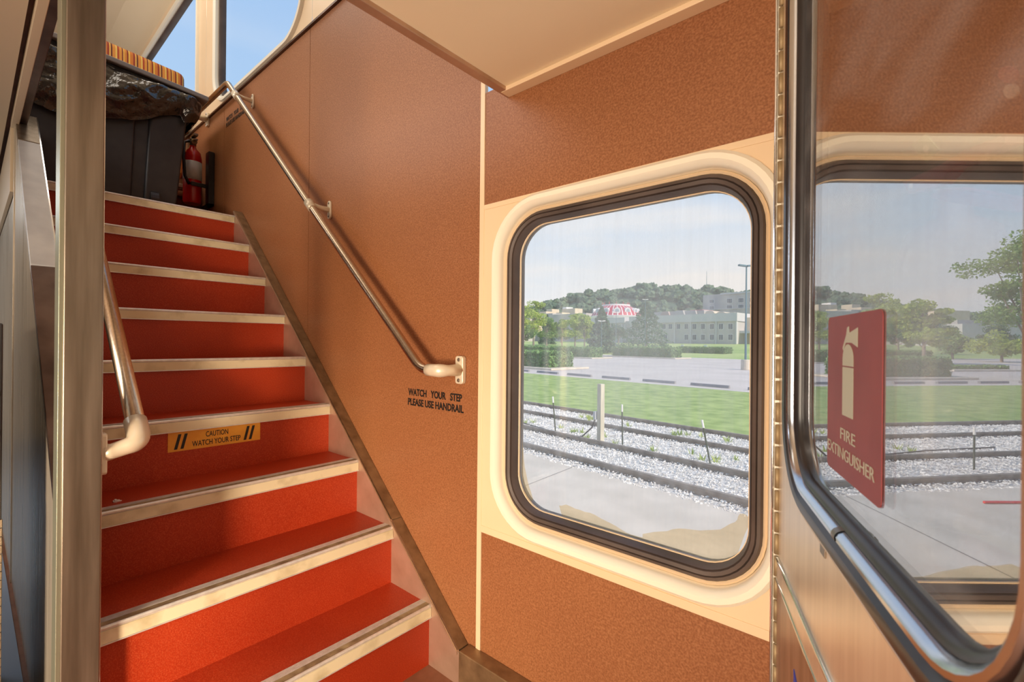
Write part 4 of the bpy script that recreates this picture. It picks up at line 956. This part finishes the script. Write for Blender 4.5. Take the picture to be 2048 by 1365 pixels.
for k in range(-3, 4):
    a_ = view_a+k*math.radians(27)+.05; d_ = Vector((math.cos(a_), math.sin(a_), 0)); sd = Vector((-d_.y, d_.x, 0)); o0 = cD+d_*(rb*.93)+Vector((0, 0, zb_+(zt_-zb_)*.12))
    W_ = 1.35; poly = [(-W_, 0), (W_, 0)]+[(W_*math.cos(math.radians(t)), W_*1.05+W_*.9*math.sin(math.radians(t))) for t in range(0, 181, 20)]
    dm = MB().prism(poly, lambda a, b: tuple(o0+sd*a+Vector((0, 0, b))), lambda a, b: tuple(o0+sd*a-d_*2.5+Vector((0, 0, b)))).build('dormer', WHT, pv)
    poly = [(.8*math.cos(math.radians(t)), 1.35+.8*math.sin(math.radians(t))) for t in range(0, 360, 24)]
    MB().prism(poly, lambda a, b: tuple(o0+d_*.08+sd*a+Vector((0, 0, b))), lambda a, b: tuple(o0+sd*a+Vector((0, 0, b)))).build('round_window', mat('dormer_glass', (.35, .42, .48), .3) if k == -3 else bpy.data.materials['dormer_glass'], dm)
for k in range(12):
    a_ = 2*math.pi*k/12; p_ = cD+Vector((math.cos(a_)*rt, math.sin(a_)*rt, zt_+.4)); MB().tube([p_, p_+Vector((0, 0, 1.3))], [.22, .03], 6).build('finial', REDR, pv)
rebase(pv)
lw_ = empty('low_hall', site(pz(1220, 0, 148)[0], 148), 'low grey hall under and beside the striped dome', 'building')
block('wall', 1178, 1262, None, 645, 141, 3, STONEW, lw_); block('parapet', 1176, 1249, 648, 638, 140.5, 4, BAND, lw_)
for x in (1226, 1232, 1244, 1250): block('pilaster', x-1, x+1, None, 648, 140.6, 1, BAND, lw_)
rebase(lw_)
bg_ = empty('grey_hall', site(pz(1130, 0, 160)[0], 160), 'long grey hall behind the leftmost trees', 'building')
block('wall', 1100, 1172, None, 630, 160, 20, STONEW, bg_); block('wall', 1085, 1105, None, 628, 165, 20, STONEW, bg_); rebase(bg_)
for k, (x0, x1, yt, yb, q, lab) in enumerate(((1124, 1150, 618.5, 628, 215, 'rightmost cream flat-roofed building below the wooded hill'), (1112, 1124, 626, 632, 205, 'low cream building left of the rightmost one below the hill'), (1093, 1104, 619, 628, 225, 'cream box building in the middle of the group below the hill'), (1078, 1092, 624, 632, 210, 'leftmost cream building of the group below the hill'), (1101, 1117, 629, 640, 190, 'small tan building in front of the cream group'))):
    o = block('distant_building', x0, x1, None, yt, q, 7, LITW if k != 4 else ROOFB, None); o['base'] = [0, 0, 0]; del o['base']; tag(o, lab, 'building')
    if k == 0:
        t2 = block('penthouse', 1125, 1133, 620, 615, q+1, 6, WHT, o)
# behind, by way of the glass
gb = empty('grey_block', site(mpz(1900, 0, 150)[0], 150), 'wide grey building beyond trees in the right part of the glass', 'building')
block('wall', 1915, 1990, None, 640, 130, 30, STONEW, gb, True); block('wall', 1925, 2070, None, 648, 128, 20, BAND, gb, True); rebase(gb)
for k, (x0, x1, yt, q, lab) in enumerate(((1772, 1800, 621, 190, 'cream building right above the red sign in the glass'), (1798, 1822, 623, 200, 'white roofed building right of the cream one in the glass'), (1890, 1940, 621, 190, 'tan building with parapet above the grey block in the glass'), (1746, 1768, 628, 175, 'small cream building just above the top right corner of the red sign'))):
    tag(block('distant_building', x0, x1, None, yt, q, 8, LITW, None, True), lab, 'building')
# wooded hill
prof_ = [(1490, 582), (1470, 576), (1440, 574), (1430, 573), (1417, 580), (1406, 577), (1382, 574), (1350, 571), (1320, 569.5), (1289, 569), (1260, 577), (1216, 584), (1201, 577), (1180, 584), (1167, 586), (1160, 596), (1135, 597), (1113, 601), (1096, 611), (1060, 620)]
pts_ = []
QH = 345
for x, y in prof_: pts_.append(pz(x, y, QH))
for x, y in ((1850, 621), (1930, 627), (2040, 632)): pts_.append(mpz(x, y, QH))
pts_.sort(); 
def ztop(p):
    if p <= pts_[0][0]: return pts_[0][1]
    for (a, za), (b, zb2) in zip(pts_[:-1], pts_[1:]):
        if p <= b: return za+(zb2-za)*(p-a)/(b-a)
    return pts_[-1][1]
mb = MB(); pr_ = [pts_[0][0]-60+k*12 for k in range(int((pts_[-1][0]-pts_[0][0]+160)/12))]
def hz(p, q):
    k = max(0, min(1, (q-235)/110)); return terr(q)+(ztop(p)-6-terr(q))*(k*k*(3-2*k))
for p in pr_:
    for q in range(230, 400, 15):
        q2 = q+15; hh = lambda P_, Q_: hz(P_, Q_) if Q_ <= 350 else hz(P_, 350)-(Q_-350)*.2
        mb.quad(*[tuple(E1*a+E2*b+Vector((0, 0, hh(a, b)))) for a, b in ((p, q), (p+12, q), (p+12, q2), (p, q2))])
struct(mb.build('ground_hill', WOODL, fix=False))
bm = bmesh.new(); bmesh.ops.create_icosphere(bm, subdivisions=3, radius=1); IV = [v.co.copy() for v in bm.verts]; IF = [tuple(v.index for v in f.verts) for f in bm.faces]; bm.free()
V, Fc = [], []
p = pts_[0][0]-50
while p < pts_[-1][0]+50:
    for q in (252, 268, 284, 300, 316, 330, 342):
        pp, qq = p+rnd.uniform(-3, 3), q+rnd.uniform(-5, 5); r = rnd.uniform(3.4, 5.2); c = E1*pp+E2*qq+Vector((0, 0, hz(pp, qq)+rnd.uniform(.5, 3.2))); i = len(V); sd = rnd.uniform(0, 50)
        for v in IV:
            k = 1+.42*noise.fractal(v*2.1+Vector((sd, 0, 0)), .8, 2.2, 3); V.append((c.x+v.x*r*k, c.y+v.y*r*k, c.z+v.z*r*.95*k))
        Fc += [tuple(i+j for j in f) for f in IF]
    p += 6.0
me = bpy.data.meshes.new('woodland'); me.from_pydata(V, [], Fc); me.update()
tag(link('woodland', me, WOODL), 'dense dark green woodland covering the hill on the skyline', 'woodland', kind='stuff')
c = at(1413, 580, QH+5); ms = MB().tube([c-Vector((0, 0, 8)), c+Vector((0, 0, at(1413, 543, QH+5).z-c.z))], [.35, .12], 6).build('radio_mast', CYW)
tag(ms, 'thin radio mast rising above the wooded hill', 'mast')
for x, lab in ((1365, 'small white sign on the far lawn, left of two'), (1411, 'small white sign on the far lawn, right of two')):
    c = onq(x, 95); s_ = empty('lawn_sign', c, lab, 'sign'); MB().box(-.35, .35, -.03, .03, .3, .9, lambda a, b, cc: tuple(c+E1*a+E2*b+Vector((0, 0, cc)))).build('board', WHT, s_); MB().tube([c, c+Vector((0, 0, .35))], .05, 6).build('stake', WHT, s_); rebase(s_)
